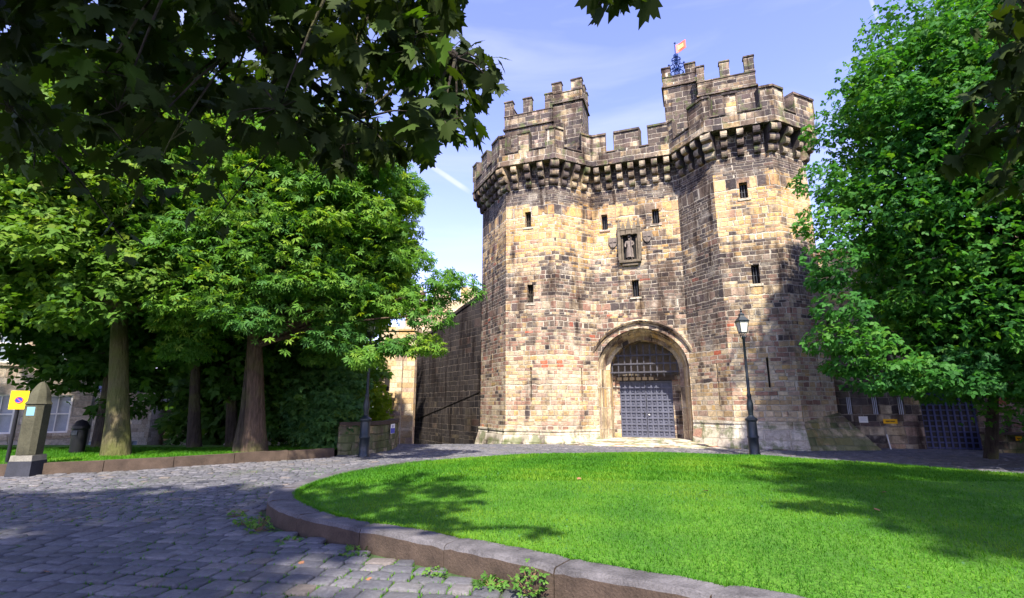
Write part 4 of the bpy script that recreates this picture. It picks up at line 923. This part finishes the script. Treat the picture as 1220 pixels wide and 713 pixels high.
# ------------------------------------------------------------------ trees
t5 = []
def leaf_template(kind):
    if kind == 'palm':       # 6 drooping leaflets (horse chestnut)
        V, F = [], []
        for k in range(6):
            q = -2.0 + 4.0 * k / 5; L = 1 - .25 * abs(q) / 2; c, s_ = math.sin(q), math.cos(q); b = len(V); w = .14
            pts = [(0, 0, 0), (c * L * .6 + s_ * w, s_ * L * .6 - c * w, -.06), (c * L, s_ * L, -.22), (c * L * .6 - s_ * w, s_ * L * .6 + c * w, -.06)]
            V += pts; F.append((b, b + 1, b + 2, b + 3))
        return V, F
    if kind == 'maple':      # lobed outline, folded along the midrib
        half = [(0, -.05), (.10, -.16), (.34, -.22), (.30, -.06), (.52, .06), (.38, .14), (.62, .40), (.44, .40), (.40, .52), (.22, .42), (.26, .66), (.14, .66), (.0, 1.0)]
        V = [(x, y, -.26 * abs(x) - .3 * max(0, y - .3) ** 1.3) for x, y in half] + [(-x, y, -.26 * abs(x) - .3 * max(0, y - .3) ** 1.3) for x, y in half[1:-1]]
        n = len(half); return V, [tuple(range(n)), tuple([n - 1] + list(range(len(V) - 1, n - 1, -1)) + [0])]
    if kind == 'sprig':      # three simple lobed leaves together
        V, F = [], []
        for q, oy in ((0, .35), (-1.1, 0), (1.1, 0)):
            c, s_ = math.sin(q), math.cos(q); b = len(V)
            sh = [(0, 0, 0), (.3, .22, -.05), (.22, .55, -.08), (0, .85, -.18), (-.22, .55, -.08), (-.3, .22, -.05)]
            V += [(x * s_ + y * c, -x * c + y * s_ + oy, z) for x, y, z in sh]; F.append(tuple(b + i for i in range(6)))
        return V, F
TPL = {k: leaf_template(k) for k in ('palm', 'maple', 'sprig')}
def crown_points(center, rad, nclump, nleaf, cr=(.55, .95), flat=.45, low=-1.0, seed=1, shell=.45, extra=None):
    g = np.random.default_rng(seed); C = []
    while len(C) < nclump:
        d = g.normal(0, 1, 3); d /= np.linalg.norm(d)
        if d[2] < low: continue
        r = g.uniform(shell, 1.0) ** .6; wob = .95 + .09 * math.sin(3 * math.atan2(d[1], d[0]) + seed) + .07 * math.sin(5 * d[2] + seed * 2)
        C.append(d * r * wob * rad)
    if extra: C[:len(extra)] = [np.array(e_) - np.array(center) for e_ in extra]
    C = np.array(C); rr = g.uniform(*cr, len(C)); ids = g.integers(0, len(C), nleaf)
    d = g.normal(0, 1, (nleaf, 3)); d /= np.linalg.norm(d, axis=1)[:, None]; d *= (g.uniform(.35, 1, nleaf) ** .5)[:, None]
    d[:, 2] = d[:, 2] * flat - (d[:, 0] ** 2 + d[:, 1] ** 2) * .25
    P_ = C[ids] + d * rr[ids][:, None]; loose = g.random(nleaf) < .3; m_ = loose.sum()
    e = g.normal(0, 1, (m_, 3)); e /= np.linalg.norm(e, axis=1)[:, None]; e[:, 2] = np.where(e[:, 2] < low, -e[:, 2], e[:, 2]); e *= (g.uniform(.3, 1.0, m_) ** .5 * (1 + .1 * np.sin(e[:, 0] * 7 + seed) * np.sin(e[:, 2] * 9)))[:, None]
    P_[loose] = e * rad + g.normal(0, .15, (m_, 3)); P_ = P_ + np.array(center); out = C[ids] / rad; return P_, ids, C + np.array(center), out, d, g
def tree(name, base, trunk, center, rad, nclump, nleaf, kind, size, lm, bm, label, cat='tree', group=None, seed=1, cr=(.6, 1.1), flat=.45, low=-1., droop=.5, shell=.45, limbs=None, twotone=.18, extra=None):
    t_ = empty(name, base, label=label, cat=cat, group=group); b0 = Vector(base); ctr = Vector(center) - b0
    P_, ids, C, out, d, g = crown_points(ctr, np.array(rad), nclump, nleaf, cr, flat, low, seed, shell, [tuple(np.array(e_) - np.array(base)) for e_ in extra] if extra else None)
    N = len(P_); yaw = np.arctan2(-(out[:, 0] + d[:, 0] * .8), (out[:, 1] + d[:, 1] * .8)) + g.normal(0, .7, N)
    rot = rotm(yaw, droop + g.normal(0, .45, N), g.normal(0, .5, N)); ct = g.normal(0, twotone, nclump)
    tn = np.clip(.42 + ct[ids] + g.normal(0, .13, N) + .12 * out[:, 2], 0, 1)  # height term colours leaves lighter towards the crown top, as if sunlit
    V, F = TPL[kind]; scatter('crown', V, F, P_, rot, size * g.uniform(.7, 1.25, N), tn, M[lm], t_)
    mb = MB(); path, rads = trunk
    mb.tube(path, rads, 14); P0 = [Vector(p) for p in path]
    pick = g.permutation(len(C))[:(limbs if limbs is not None else min(len(C), 34))]
    for i in pick:
        e = Vector(C[i]); zt_ = min(max(e.z * .55, P0[-1].z * .45), P0[-1].z); j = min(range(len(P0)), key=lambda q: abs(P0[q].z - zt_)); s_ = P0[j]; rr = rads[j] * .34
        m1 = s_.lerp(e, .4) + Vector((g.normal(0, .2), g.normal(0, .2), .25)); m2 = s_.lerp(e, .75) + Vector((g.normal(0, .2), g.normal(0, .2), .1))
        mb.tube([s_, m1, m2, e], [rr, rr * .65, rr * .38, .018], 7, cap=False)
    mb.build('trunk', M[bm], t_, smooth=60); return t_
def trk(h, r, lean=(0, 0), flare=1.6, wob=.12, seed=0):
    g = random.Random(seed); n = 9; P_, Q_ = [], []
    for i in range(n + 1):
        f = i / n; P_.append((lean[0] * f + wob * math.sin(f * 5 + seed) * f, lean[1] * f + wob * math.cos(f * 4 + seed) * f, -.15 + (h + .15) * f)); Q_.append(r * (flare if i == 0 else 1.12 if i == 1 else 1) * (1 - .62 * f))
    return P_, Q_
# big chestnut in front
tree('chestnut_tree', (-8.0, 16.3, .2), trk(7.5, .31, (-.55, -.3), 1.4, wob=.12, seed=1), (-7.3, 15.6, 7.2), (4.3, 3.6, 4.5), 250, 44000, 'palm', .19, 'leaf_chestnut', 'bark', 'broad horse chestnut with thick split brown trunk and bright palmate leaves left of the gatehouse', seed=3, cr=(.4, .9), droop=.6, flat=.5, low=-.85, extra=[(-2.0, 14.5, 5.3), (-2.35, 14.4, 4.2), (-2.6, 14.5, 3.4), (-3.0, 14.6, 6.0), (-3.2, 14.5, 4.6), (-3.3, 14.3, 3.3), (-2.6, 14.8, 4.9), (-4.2, 14.4, 3.0), (-1.6, 14.6, 5.1)])
mb = MB(); mb.tube([(0, 0, -.1), (.05, .05, 1.2), (.0, .1, 2.6), (-.1, .15, 4.4)], [.2, .15, .13, .09], 10); mb.build('side_stem', M['bark_dark'], bpy.data.objects['chestnut_tree']).location = (-.48, -.05, 0)
tree('lime_tree', (-11.45, 15.2, .2), trk(9.5, .29, (-1.3, .3), 1.35, wob=.15, seed=2), (-12.6, 15.4, 8.3), (6.0, 3.8, 5.2), 190, 44000, 'sprig', .17, 'leaf_lime', 'bark_moss', 'tall tree with mossy yellow green trunk on the verge at the left', seed=5, cr=(.6, 1.1), low=-.88, flat=.5)
tree('dark_tree', (-10.9, 18.0, .1), trk(8, .2, (-.9, 0), 1.3, seed=4), (-10.8, 19.0, 7.0), (4.6, 3.2, 5.2), 110, 15000, 'sprig', .25, 'leaf_far', 'bark_dark', 'slim dark trunked tree standing just right of the mossy trunk', seed=8)
tree('dark_tree', (-10.3, 19.3, .1), trk(8, .2, (-1.2, 0), 1.3, seed=6), (-8.6, 20.5, 7.0), (4.0, 3.0, 5.2), 110, 15000, 'sprig', .25, 'leaf_far', 'bark_dark', 'slim dark tree midway between the mossy trunk and the split brown trunk', seed=9)
tree('dark_tree', (-14.6, 18.5, .1), trk(8, .2, (-.3, 0), 1.3, seed=6), (-15.5, 19.0, 7.2), (4.8, 2.6, 5.2), 90, 13000, 'sprig', .26, 'leaf_far', 'bark_dark', 'slim dark tree behind and left of the mossy trunk', seed=19)
tree('dark_tree', (-19.5, 15.0, .1), trk(8, .25, (0, 0), 1.3, seed=7), (-19, 14.6, 7.8), (4.4, 3.4, 4.4), 100, 17000, 'sprig', .22, 'leaf_lime', 'bark_dark', 'leafy tree whose boughs reach in at the left edge above the stone pillar', seed=29)
for i, (x, y, cz, r, rz_, l) in enumerate([(-9.6, 27, 9.0, 4.0, 3.6, 'far tree rising behind the chestnut with its crown nearest the gatehouse'), (-17, 30, 7, 6, 6, 'far tree behind the slim dark trunks'), (-25, 32, 9, 7, 6, 'far tree at the left beyond the pale stone house'), (-14.5, 36, 4.5, 4.6, 5, 'low spreading far tree left of the pale castle block'), (-13.2, 25.5, 3.2, 3.4, 3.0, 'low bushy far tree behind the slim dark trunks')]):
    z0 = gz(x, y); tree('background_tree', (x, y, z0), trk(cz - z0, .3, seed=i), (x, y, cz), (r, r * .7, rz_), 100, 14000, 'sprig', .38, 'leaf_far' if i != 3 else 'leaf_lime', 'bark_dark', l, group='trees beyond the verge', seed=30 + i, cr=(.8, 1.4))
tree('sunlit_bush', (-9.8, 31, -1), trk(1.5, .12), (-9.7, 31, 1.0), (2.2, 1.6, 2.6), 50, 7000, 'sprig', .22, 'leaf_bright', 'bark_dark', 'bright yellow green bush glowing above the mossy low wall', cat='bush', seed=40)
for i, (x, y, r, l) in enumerate([(-7.0, 19.3, 1.5, 'blue green shrub left of the mossy low wall'), (-8.6, 20.3, 1.7, 'dense shrub right behind the split brown trunk'), (-6.3, 18.3, 1.0, 'low blue green shrub touching the left end of the mossy low wall')]):
    tree('shrub', (x, y, .05), trk(1.2, .07), (x, y, 1.7 if r > 1.2 else 1.1), (r, r * .8, 1.9 if r > 1.2 else 1.2), 44, 7200, 'sprig', .14, 'leaf_shrub' if i != 1 else 'leaf_far', 'bark_dark', l, cat='shrub', group='shrubs under the left trees', seed=50 + i, cr=(.35, .6))
# right sycamores
tree('sycamore_tree', (14.9, 16.4, 0), trk(9, .15, (.5, -1.8), 1.25, seed=3), (14.75, 13.4, 7.9), (5.35, 4.2, 6.9), 440, 120000, 'sprig', .135, 'leaf_syc', 'bark_dark', 'tall sycamore with slender trunk and dense dark green crown filling the right side', seed=12, cr=(.4, .85), droop=.6, shell=.35, flat=.55, extra=[(8.29, 13, 3.38), (8.59, 13, 2.73), (9.23, 13, 2.41), (10.12, 13.2, 2.31), (8.38, 13, 4.96), (8.48, 13, 6.61), (8.53, 13, 7.85), (8.36, 12.6, 4.19), (8.67, 12.6, 3.33), (8.32, 12.6, 5.53), (10.22, 12.6, 2.49), (11.22, 12.6, 2.28), (12.43, 12.8, 2.19), (9.37, 12.5, 2.89)])
tree('sycamore_tree', (20.5, 13.5, 0), trk(9, .25, (-.5, 0), 1.3, seed=8), (18.8, 12.6, 7.6), (4.4, 3.6, 6.0), 130, 24000, 'sprig', .2, 'leaf_syc', 'bark_dark', 'second sycamore at the right edge behind the larger dense crown', seed=14, cr=(.6, 1.1), droop=.6)

# overhanging maples: trunks stand behind the camera, low boughs reach into the view
def overhang(name, base, h, r, crown_c, crown_r, ncl, nl, clusters, limb_pts, label, seed):
    t_ = empty(name, base, label=label, cat='tree'); b0 = np.array(base); g = np.random.default_rng(seed)
    P_, ids, C, out, d, _ = crown_points(np.array(crown_c) - b0, np.array(crown_r), ncl, nl, (.8, 1.3), .4, -1, seed, .3); N = len(P_)
    V, F = TPL['maple']; scatter('upper_crown', V, F, P_, rotm(g.uniform(0, 6.28, N), g.normal(.4, .3, N), g.normal(0, .3, N)), .42 * g.uniform(.8, 1.2, N), g.uniform(0, 1, N), M['leaf_syc'], t_)
    mb = MB(); mb.tube([(0, 0, -.1), (.05, 0, h * .4), (0, .1, h)], [r * 1.3, r, r * .6], 14)
    for e in [Vector(C[i]) for i in g.permutation(len(C))[:16]]: mb.tube([(0, .05, h * .8), Vector((0, .05, h * .8)).lerp(e, .5) + Vector((0, 0, .5)), e], [.12, .07, .02], 6, cap=False)
    limbs = [[Vector(p) - Vector(base) for p in lp_] for lp_ in limb_pts]
    for lp_ in limbs: mb.tube(lp_, [.11 * (1 - i / len(lp_)) + .012 for i in range(len(lp_))], 8)
    nodes = [p.lerp(q, f) for lp_ in limbs for p, q in zip(lp_, lp_[1:]) for f in (.0, .33, .66, 1)]; ps, tn, yw = [], [], []
    for (x, y, z, rr, n) in clusters:
        c = Vector((x, y, z)) - Vector(base); nd = min(nodes, key=lambda q: (q - c).length); mb.tube([nd, nd.lerp(c, .5) + Vector((0, 0, .06)), c], [.016, .010, .004], 5, cap=False); base_t = g.uniform(.1, .6)
        for _ in range(n):
            dd = g.normal(0, 1, 3); dd /= np.linalg.norm(dd); dd *= rr * g.uniform(.2, 1) ** .5; dd[2] *= .75
            if _ % 5 == 0: mb.tube([c, c + Vector(dd) * .6 + Vector((0, 0, .02)), c + Vector(dd)], [.005, .004, .002], 4, cap=False)
            ps.append(np.array(c) + dd); tn.append(np.clip(base_t + g.normal(0, .15), 0, 1)); yw.append(math.atan2(-dd[0], dd[1]) + g.normal(0, .5))
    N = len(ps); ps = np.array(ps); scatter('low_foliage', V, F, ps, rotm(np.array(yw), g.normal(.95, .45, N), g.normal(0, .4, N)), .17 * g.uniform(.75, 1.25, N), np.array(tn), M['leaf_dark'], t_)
    mb.build('trunk', M['bark_dark'], t_, smooth=60); return t_
CL_L = [(-4.13, 3.4, 4.62, 0.36, 40), (-4.28, 4.0, 5.15, 0.36, 40), (-3.2, 3.4, 4.6, 0.36, 40), (-4.26, 5.2, 6.19, 0.36, 40), (-2.3, 3.4, 4.65, 0.36, 40), (-2.13, 4.0, 5.21, 0.36, 40), (-1.55, 4.0, 5.15, 0.36, 40), (-1.46, 5.2, 6.38, 0.36, 40), (-0.79, 3.4, 4.74, 0.36, 40), (-4.87, 4.0, 4.85, 0.36, 40), (-4.29, 4.0, 4.83, 0.36, 40), (-3.34, 4.0, 4.77, 0.36, 40), (-2.87, 4.0, 4.72, 0.36, 40), (-2.61, 4.6, 5.2, 0.36, 40), (-1.92, 4.0, 4.81, 0.36, 40), (-1.21, 3.4, 4.34, 0.36, 40), (-0.76, 3.4, 4.29, 0.36, 40), (-0.74, 5.2, 5.69, 0.36, 40), (-6.02, 5.2, 5.38, 0.36, 40), (-3.11, 3.4, 4.09, 0.36, 40), (-4.0, 5.2, 5.34, 0.36, 40), (-3.2, 4.6, 4.83, 0.36, 40), (-2.85, 5.2, 5.24, 0.36, 40), (-1.74, 4.0, 4.51, 0.36, 40), (-1.65, 5.2, 5.37, 0.36, 40), (-0.9, 4.6, 4.91, 0.36, 40), (-0.38, 4.6, 4.96, 0.36, 40), (-3.79, 3.4, 3.81, 0.36, 28), (-4.74, 4.6, 4.5, 0.36, 28), (-2.96, 3.4, 3.77, 0.36, 28), (-3.14, 4.0, 4.15, 0.36, 28), (-2.91, 4.6, 4.48, 0.36, 28), (-1.75, 3.4, 3.79, 0.36, 40), (-2.31, 5.2, 4.86, 0.36, 40), (-1.62, 4.6, 4.45, 0.36, 40), (-0.98, 5.2, 4.89, 0.36, 40), (-0.52, 3.4, 3.68, 0.36, 40), (-4.33, 4.0, 3.86, 0.36, 14), (-3.92, 4.0, 3.8, 0.36, 14), (-2.83, 3.4, 3.46, 0.36, 14), (-2.53, 3.4, 3.52, 0.36, 14), (-2.39, 5.2, 4.55, 0.36, 40), (-1.46, 4.0, 3.82, 0.36, 40), (-1.5, 5.2, 4.52, 0.36, 40), (-4.59, 3.69, 5.26, 0.4, 36), (-3.73, 3.32, 4.89, 0.4, 36), (-3.3, 3.27, 4.85, 0.4, 36), (-3.08, 3.47, 5.04, 0.4, 36), (-3.0, 3.9, 5.47, 0.4, 36), (-2.03, 3.11, 4.69, 0.4, 36), (-2.04, 3.82, 5.39, 0.4, 36), (-1.46, 3.53, 5.1, 0.4, 36), (-0.94, 3.18, 4.75, 0.4, 36), (-0.7, 3.94, 5.5, 0.4, 36), (-0.19, 4.0, 4.45, 0.1, 6), (-0.32, 4.2, 4.82, 0.16, 8), (-0.48, 4.0, 4.0, 0.13, 7), (-0.42, 4.1, 4.31, 0.16, 9), (-0.73, 4.2, 5.38, 0.2, 14), (-0.99, 4.2, 3.91, 0.1, 5), (-1.13, 4.3, 3.92, 0.2, 12), (-3.07, 4.5, 3.72, 0.3, 7), (-3.67, 4.8, 3.63, 0.3, 5), (-3.16, 5, 3.44, 0.25, 3), (-4.17, 5.2, 3.32, 0.3, 4), (-4.46, 4.9, 3.77, 0.3, 5), (-2.91, 4.6, 3.99, 0.3, 7), (-4.93, 4.8, 4.0, 0.3, 4), (0.52, 2.6, 3.97, 0.06, 2), (0.71, 2.7, 4.08, 0.07, 3), (0.84, 2.6, 4.05, 0.05, 2), (0.61, 2.6, 4.15, 0.14, 10)]
CL_R = [(4.15, 3.6, 4.44, 0.22, 14), (4.1, 3.8, 4.11, 0.26, 18), (4.3, 3.9, 3.78, 0.25, 18), (4.06, 4.0, 3.88, 0.16, 9), (4.03, 4.2, 3.78, 0.14, 7), (4.44, 4.2, 3.58, 0.18, 10), (4.43, 3.8, 4.19, 0.35, 30), (4.06, 3.4, 4.66, 0.3, 20), (3.97, 3.6, 4.76, 0.14, 6)]
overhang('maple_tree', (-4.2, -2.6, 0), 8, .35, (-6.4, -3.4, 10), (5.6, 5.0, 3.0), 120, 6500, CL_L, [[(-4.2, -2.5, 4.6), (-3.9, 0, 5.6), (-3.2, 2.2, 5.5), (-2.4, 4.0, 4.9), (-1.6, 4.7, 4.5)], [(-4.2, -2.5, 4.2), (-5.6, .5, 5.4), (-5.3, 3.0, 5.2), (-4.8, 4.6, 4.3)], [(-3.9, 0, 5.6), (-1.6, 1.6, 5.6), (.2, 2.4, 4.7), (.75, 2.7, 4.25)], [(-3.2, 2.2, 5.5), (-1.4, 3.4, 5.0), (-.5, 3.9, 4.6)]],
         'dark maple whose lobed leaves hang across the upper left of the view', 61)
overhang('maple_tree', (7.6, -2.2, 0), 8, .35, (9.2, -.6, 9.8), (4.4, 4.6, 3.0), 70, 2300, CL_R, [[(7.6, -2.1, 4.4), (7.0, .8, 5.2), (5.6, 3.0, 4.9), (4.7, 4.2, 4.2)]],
         'dark maple whose few large leaves hang at the upper right edge', 62)

# ------------------------------------------------------------------ street furniture
def lamp(loc, label):
    o = empty('street_lamp', loc, label=label, cat='street lamp', group='cast iron street lamps')
    mb = MB(); mb.lathe([(.19, -.05), (.19, .06), (.165, .1), (.16, .55), (.185, .58), (.185, .62), (.16, .65), (.155, 1.1), (.195, 1.14), (.195, 1.19), (.13, 1.23), (.075, 1.3), (.085, 1.42), (.105, 1.55), (.1, 1.68), (.06, 1.88), (.075, 1.92), (.075, 1.97), (.05, 2.02), (.044, 3.0), (.038, 3.85), (.06, 3.88), (.06, 3.93), (.03, 3.96)], n=16); mb.build('post', M['lamp_paint'], o, smooth=40)
    mb = MB()
    for k in range(4):
        q = math.pi / 4 + k * math.pi / 2; c, s_ = math.cos(q), math.sin(q); mb.tube([(c * .03, s_ * .03, 3.8), (c * .1, s_ * .1, 3.92), (c * .09, s_ * .09, 4.02), (c * .15, s_ * .15, 4.08)], .013, 6)
    mb.build('bracket', M['lamp_paint'], o)
    ln = MB(); ln.lathe([(.13, 4.085), (.2, 4.45)], n=4, ph=math.pi / 4); lo = ln.build('lantern', M['lantern'], o)
    mb = MB()
    for k in range(4):
        q = math.pi / 4 + k * math.pi / 2; c, s_ = math.cos(q), math.sin(q); mb.tube([(c * .145, s_ * .145, 4.07), (c * .222, s_ * .222, 4.47)], .014, 5)
    mb.lathe([(.16, 4.06), (.16, 4.083)], n=4, ph=math.pi / 4); mb.build('lantern_frame', M['lamp_paint'], lo)
    mb = MB(); mb.lathe([(.25, 4.452), (.26, 4.48), (.23, 4.5), (.12, 4.62), (.1, 4.66), (.11, 4.7), (.07, 4.74)], n=4, ph=math.pi / 4); mb.lathe([(.05, 4.74), (.03, 4.78), (.05, 4.82), (.02, 4.86), (.03, 4.9), (.001, 4.95)], n=8); mb.build('lantern_roof', M['lamp_paint'], o)
    return o
LA = lamp((7.95, 17.2, 0), 'tall dark blue cast iron street lamp standing in front of the right tower')
LB = copy_tree(LA); LB.location = (-4.86, 17.2, 0); LB['label'] = 'black street lamp before the mossy low wall, top lost among chestnut leaves'
# stone gate pillar
pil = empty('stone_pillar', (-11.45, 12.45, 0), R(8), label='weathered square stone gate pillar with domed cap at the left kerb', cat='pillar')
mb = MB(); mb.box(-.26, .26, -.26, .26, -.1, .34, top=.015); mb.build('base', M['pillar_base'], pil); mb = MB(); mb.box(-.235, .235, -.235, .235, .342, .47, top=.01); mb.build('white_band', M['pillar_band'], pil)
mb = MB(); ch = [(-.21, -.12), (-.12, -.21), (.12, -.21), (.21, -.12), (.21, .12), (.12, .21), (-.12, .21), (-.21, .12)]; mb.prism(ch, .482, 1.62); mb.build('shaft', M['pillar'], pil)
mb = MB(); mb.lathe([(.23, 1.622), (.26, 1.65), (.24, 1.69), (.215, 1.73), (.21, 1.83), (.17, 1.97), (.10, 2.1), (.04, 2.17), (.001, 2.18)], n=8, ph=math.pi / 8); mb.build('cap', M['pillar'], pil, smooth=30)
mb = MB(); mb.box(-.085, .085, -.2125, -.2102, 1.38, 1.58); o = mb.build('plate', M['lightblue'], pil); 
# parking sign
ps = empty('parking_sign', (-12.52, 13.05, .18), R(38), label='yellow sign with a blue disc on a black pole beside the stone pillar', cat='sign')
mb = MB(); mb.tube([(0, 0, -.05), (-.0, 0, 1.75)], .042, 10); mb.build('pole', M['black'], ps); mb = MB(); mb.box(-.17, .17, -.06, -.045, 1.34, 1.80); pl_ = mb.build('plate', M['yellow'], ps)
mb = MB(); mb.prism([(.075 * math.cos(a), .075 * math.sin(a)) for a in np.linspace(0, 6.283, 17)[:-1]], 0, .004); dd = mb.build('disc', M['blue'], pl_); dd.rotation_euler = (R(90), 0, 0); dd.location = (0, -.061, 1.57)
mb = MB(); mb.tube([(.075 * math.cos(a), -.066, 1.57 + .075 * math.sin(a)) for a in np.linspace(0, 6.283, 17)], .011, 5, cap=False); mb.tube([(-.05, -.068, 1.62), (.05, -.068, 1.52)], .008, 5); mb.build('ring', M['banner_red'], pl_)
lb = MB(); lb.lathe([(.17, 0), (.19, .05), (.2, .75), (.23, .78), (.23, .86), (.19, .9), (.13, 1.0), (.001, 1.05)], n=16); o = lb.build('litter_bin', M['black'], smooth=40); o.location = (-13.2, 15.9, .15); tag(o, 'black domed litter bin standing on the verge left of the mossy trunk', 'litter bin')
mb = MB(); mb.box(-.09, .09, -.215, -.19, .6, .72); mb.build('slot', M['iron'], o)
# bush guessed in for an unidentified dark shape at the far right edge
tree('guessed_bush', (17.7, 17.1, 0), trk(.5, .05), (17.75, 17.1, .55), (.5, .5, .55), 24, 2600, 'sprig', .08, 'leaf_dark', 'bark_dark', 'guessed bush for a dark shape at the extreme right in front of the low wall', cat='bush', seed=70, cr=(.15, .25))

# ------------------------------------------------------------------ weeds at the kerb, fallen leaves
def weed(x, y, n, r, h, label, seed, name='weed'):
    g = np.random.default_rng(seed); e = empty(name, (x, y, -.02), label=label, cat='weed', group='weeds along the kerb'); V, F = TPL['sprig']
    a = g.uniform(0, 6.28, n); q = r * np.sqrt(g.uniform(0, 1, n)); z = h * g.uniform(.1, 1, n) * (1 - .4 * q / r)
    scatter('leaves', V, F, np.stack([q * np.cos(a), q * np.sin(a), z], 1), rotm(a - 1.57 + g.normal(0, .4, n), g.normal(.1, .4, n), g.normal(0, .4, n)), g.uniform(.026, .052, n), g.uniform(.2, .9, n), M['weed'], e)
    mb = MB(); [mb.tube([(0, 0, 0), (q[i] * math.cos(a[i]) * .6, q[i] * math.sin(a[i]) * .6, z[i] * .7), (q[i] * math.cos(a[i]), q[i] * math.sin(a[i]), z[i])], .003, 4) for i in range(0, n, 4)]; mb.build('stems', M['stem'], e)
for i, w in enumerate([(-3.3, 7.05, 90, .17, .26, 'leafy green weed, the largest clump, against the kerb nose'), (-3.72, 7.45, 60, .17, .16, 'broad leaved weed just left of the largest clump at the kerb nose'), (-4.12, 8.0, 45, .14, .12, 'low weed furthest back beside the tip of the kerb'),
                       (-1.75, 6.05, 50, .15, .12, 'small weed by the second kerb joint from the nose'), (-.75, 5.35, 45, .13, .09, 'low flat weed midway along the front kerb'), (-.2, 5.02, 60, .15, .12, 'leafy weed left of the reddish stemmed plant at the kerb'), (.15, 4.82, 80, .15, .3, 'tall spindly weed with reddish stems against the kerb at the bottom of the view'), (-2.7, 6.55, 40, .15, .08, 'small low weed on the setts below the first kerb joint')]): weed(*w, seed=80 + i)
V, F = TPL['maple']
fl = [(-6.5, 6.4), (-6.0, 5.9), (-1.35, 5.2), (-2.2, 5.7), (-2.9, 6.2), (-4.6, 5.4), (-.9, 4.6), (-7.8, 8.6), (3.0, 8.2), (1.2, 9.6), (4.6, 6.8), (5.6, 8.0)]
fn = ['at the far left of the near setts', 'on the near setts left of centre', 'curled by the kerb near the bottom of the view', 'on the setts below the first long kerb stone', 'near the kerb nose weeds', 'on the open setts at the lower left', 'on the setts beside the tall spindly weed', 'on the setts near the verge', 'in the middle of the lawn', 'on the left part of the lawn', 'on the right part of the lawn near the front', 'furthest right on the lawn']
for i, (x, y) in enumerate(fl):
    z = lawn_z(np.array([x]), np.array([y]))[0] + .045 if i >= 8 else .018
    o = scatter('fallen_leaf', V, F, np.zeros((1, 3)), rotm(np.array([random.uniform(0, 6)]), np.array([.15]), np.array([.2])), np.array([.085]), np.array([.5]), M['dead_leaf']); o.location = (x, y, z); tag(o, 'small brown fallen leaf ' + fn[i], 'leaf', group='fallen leaves')
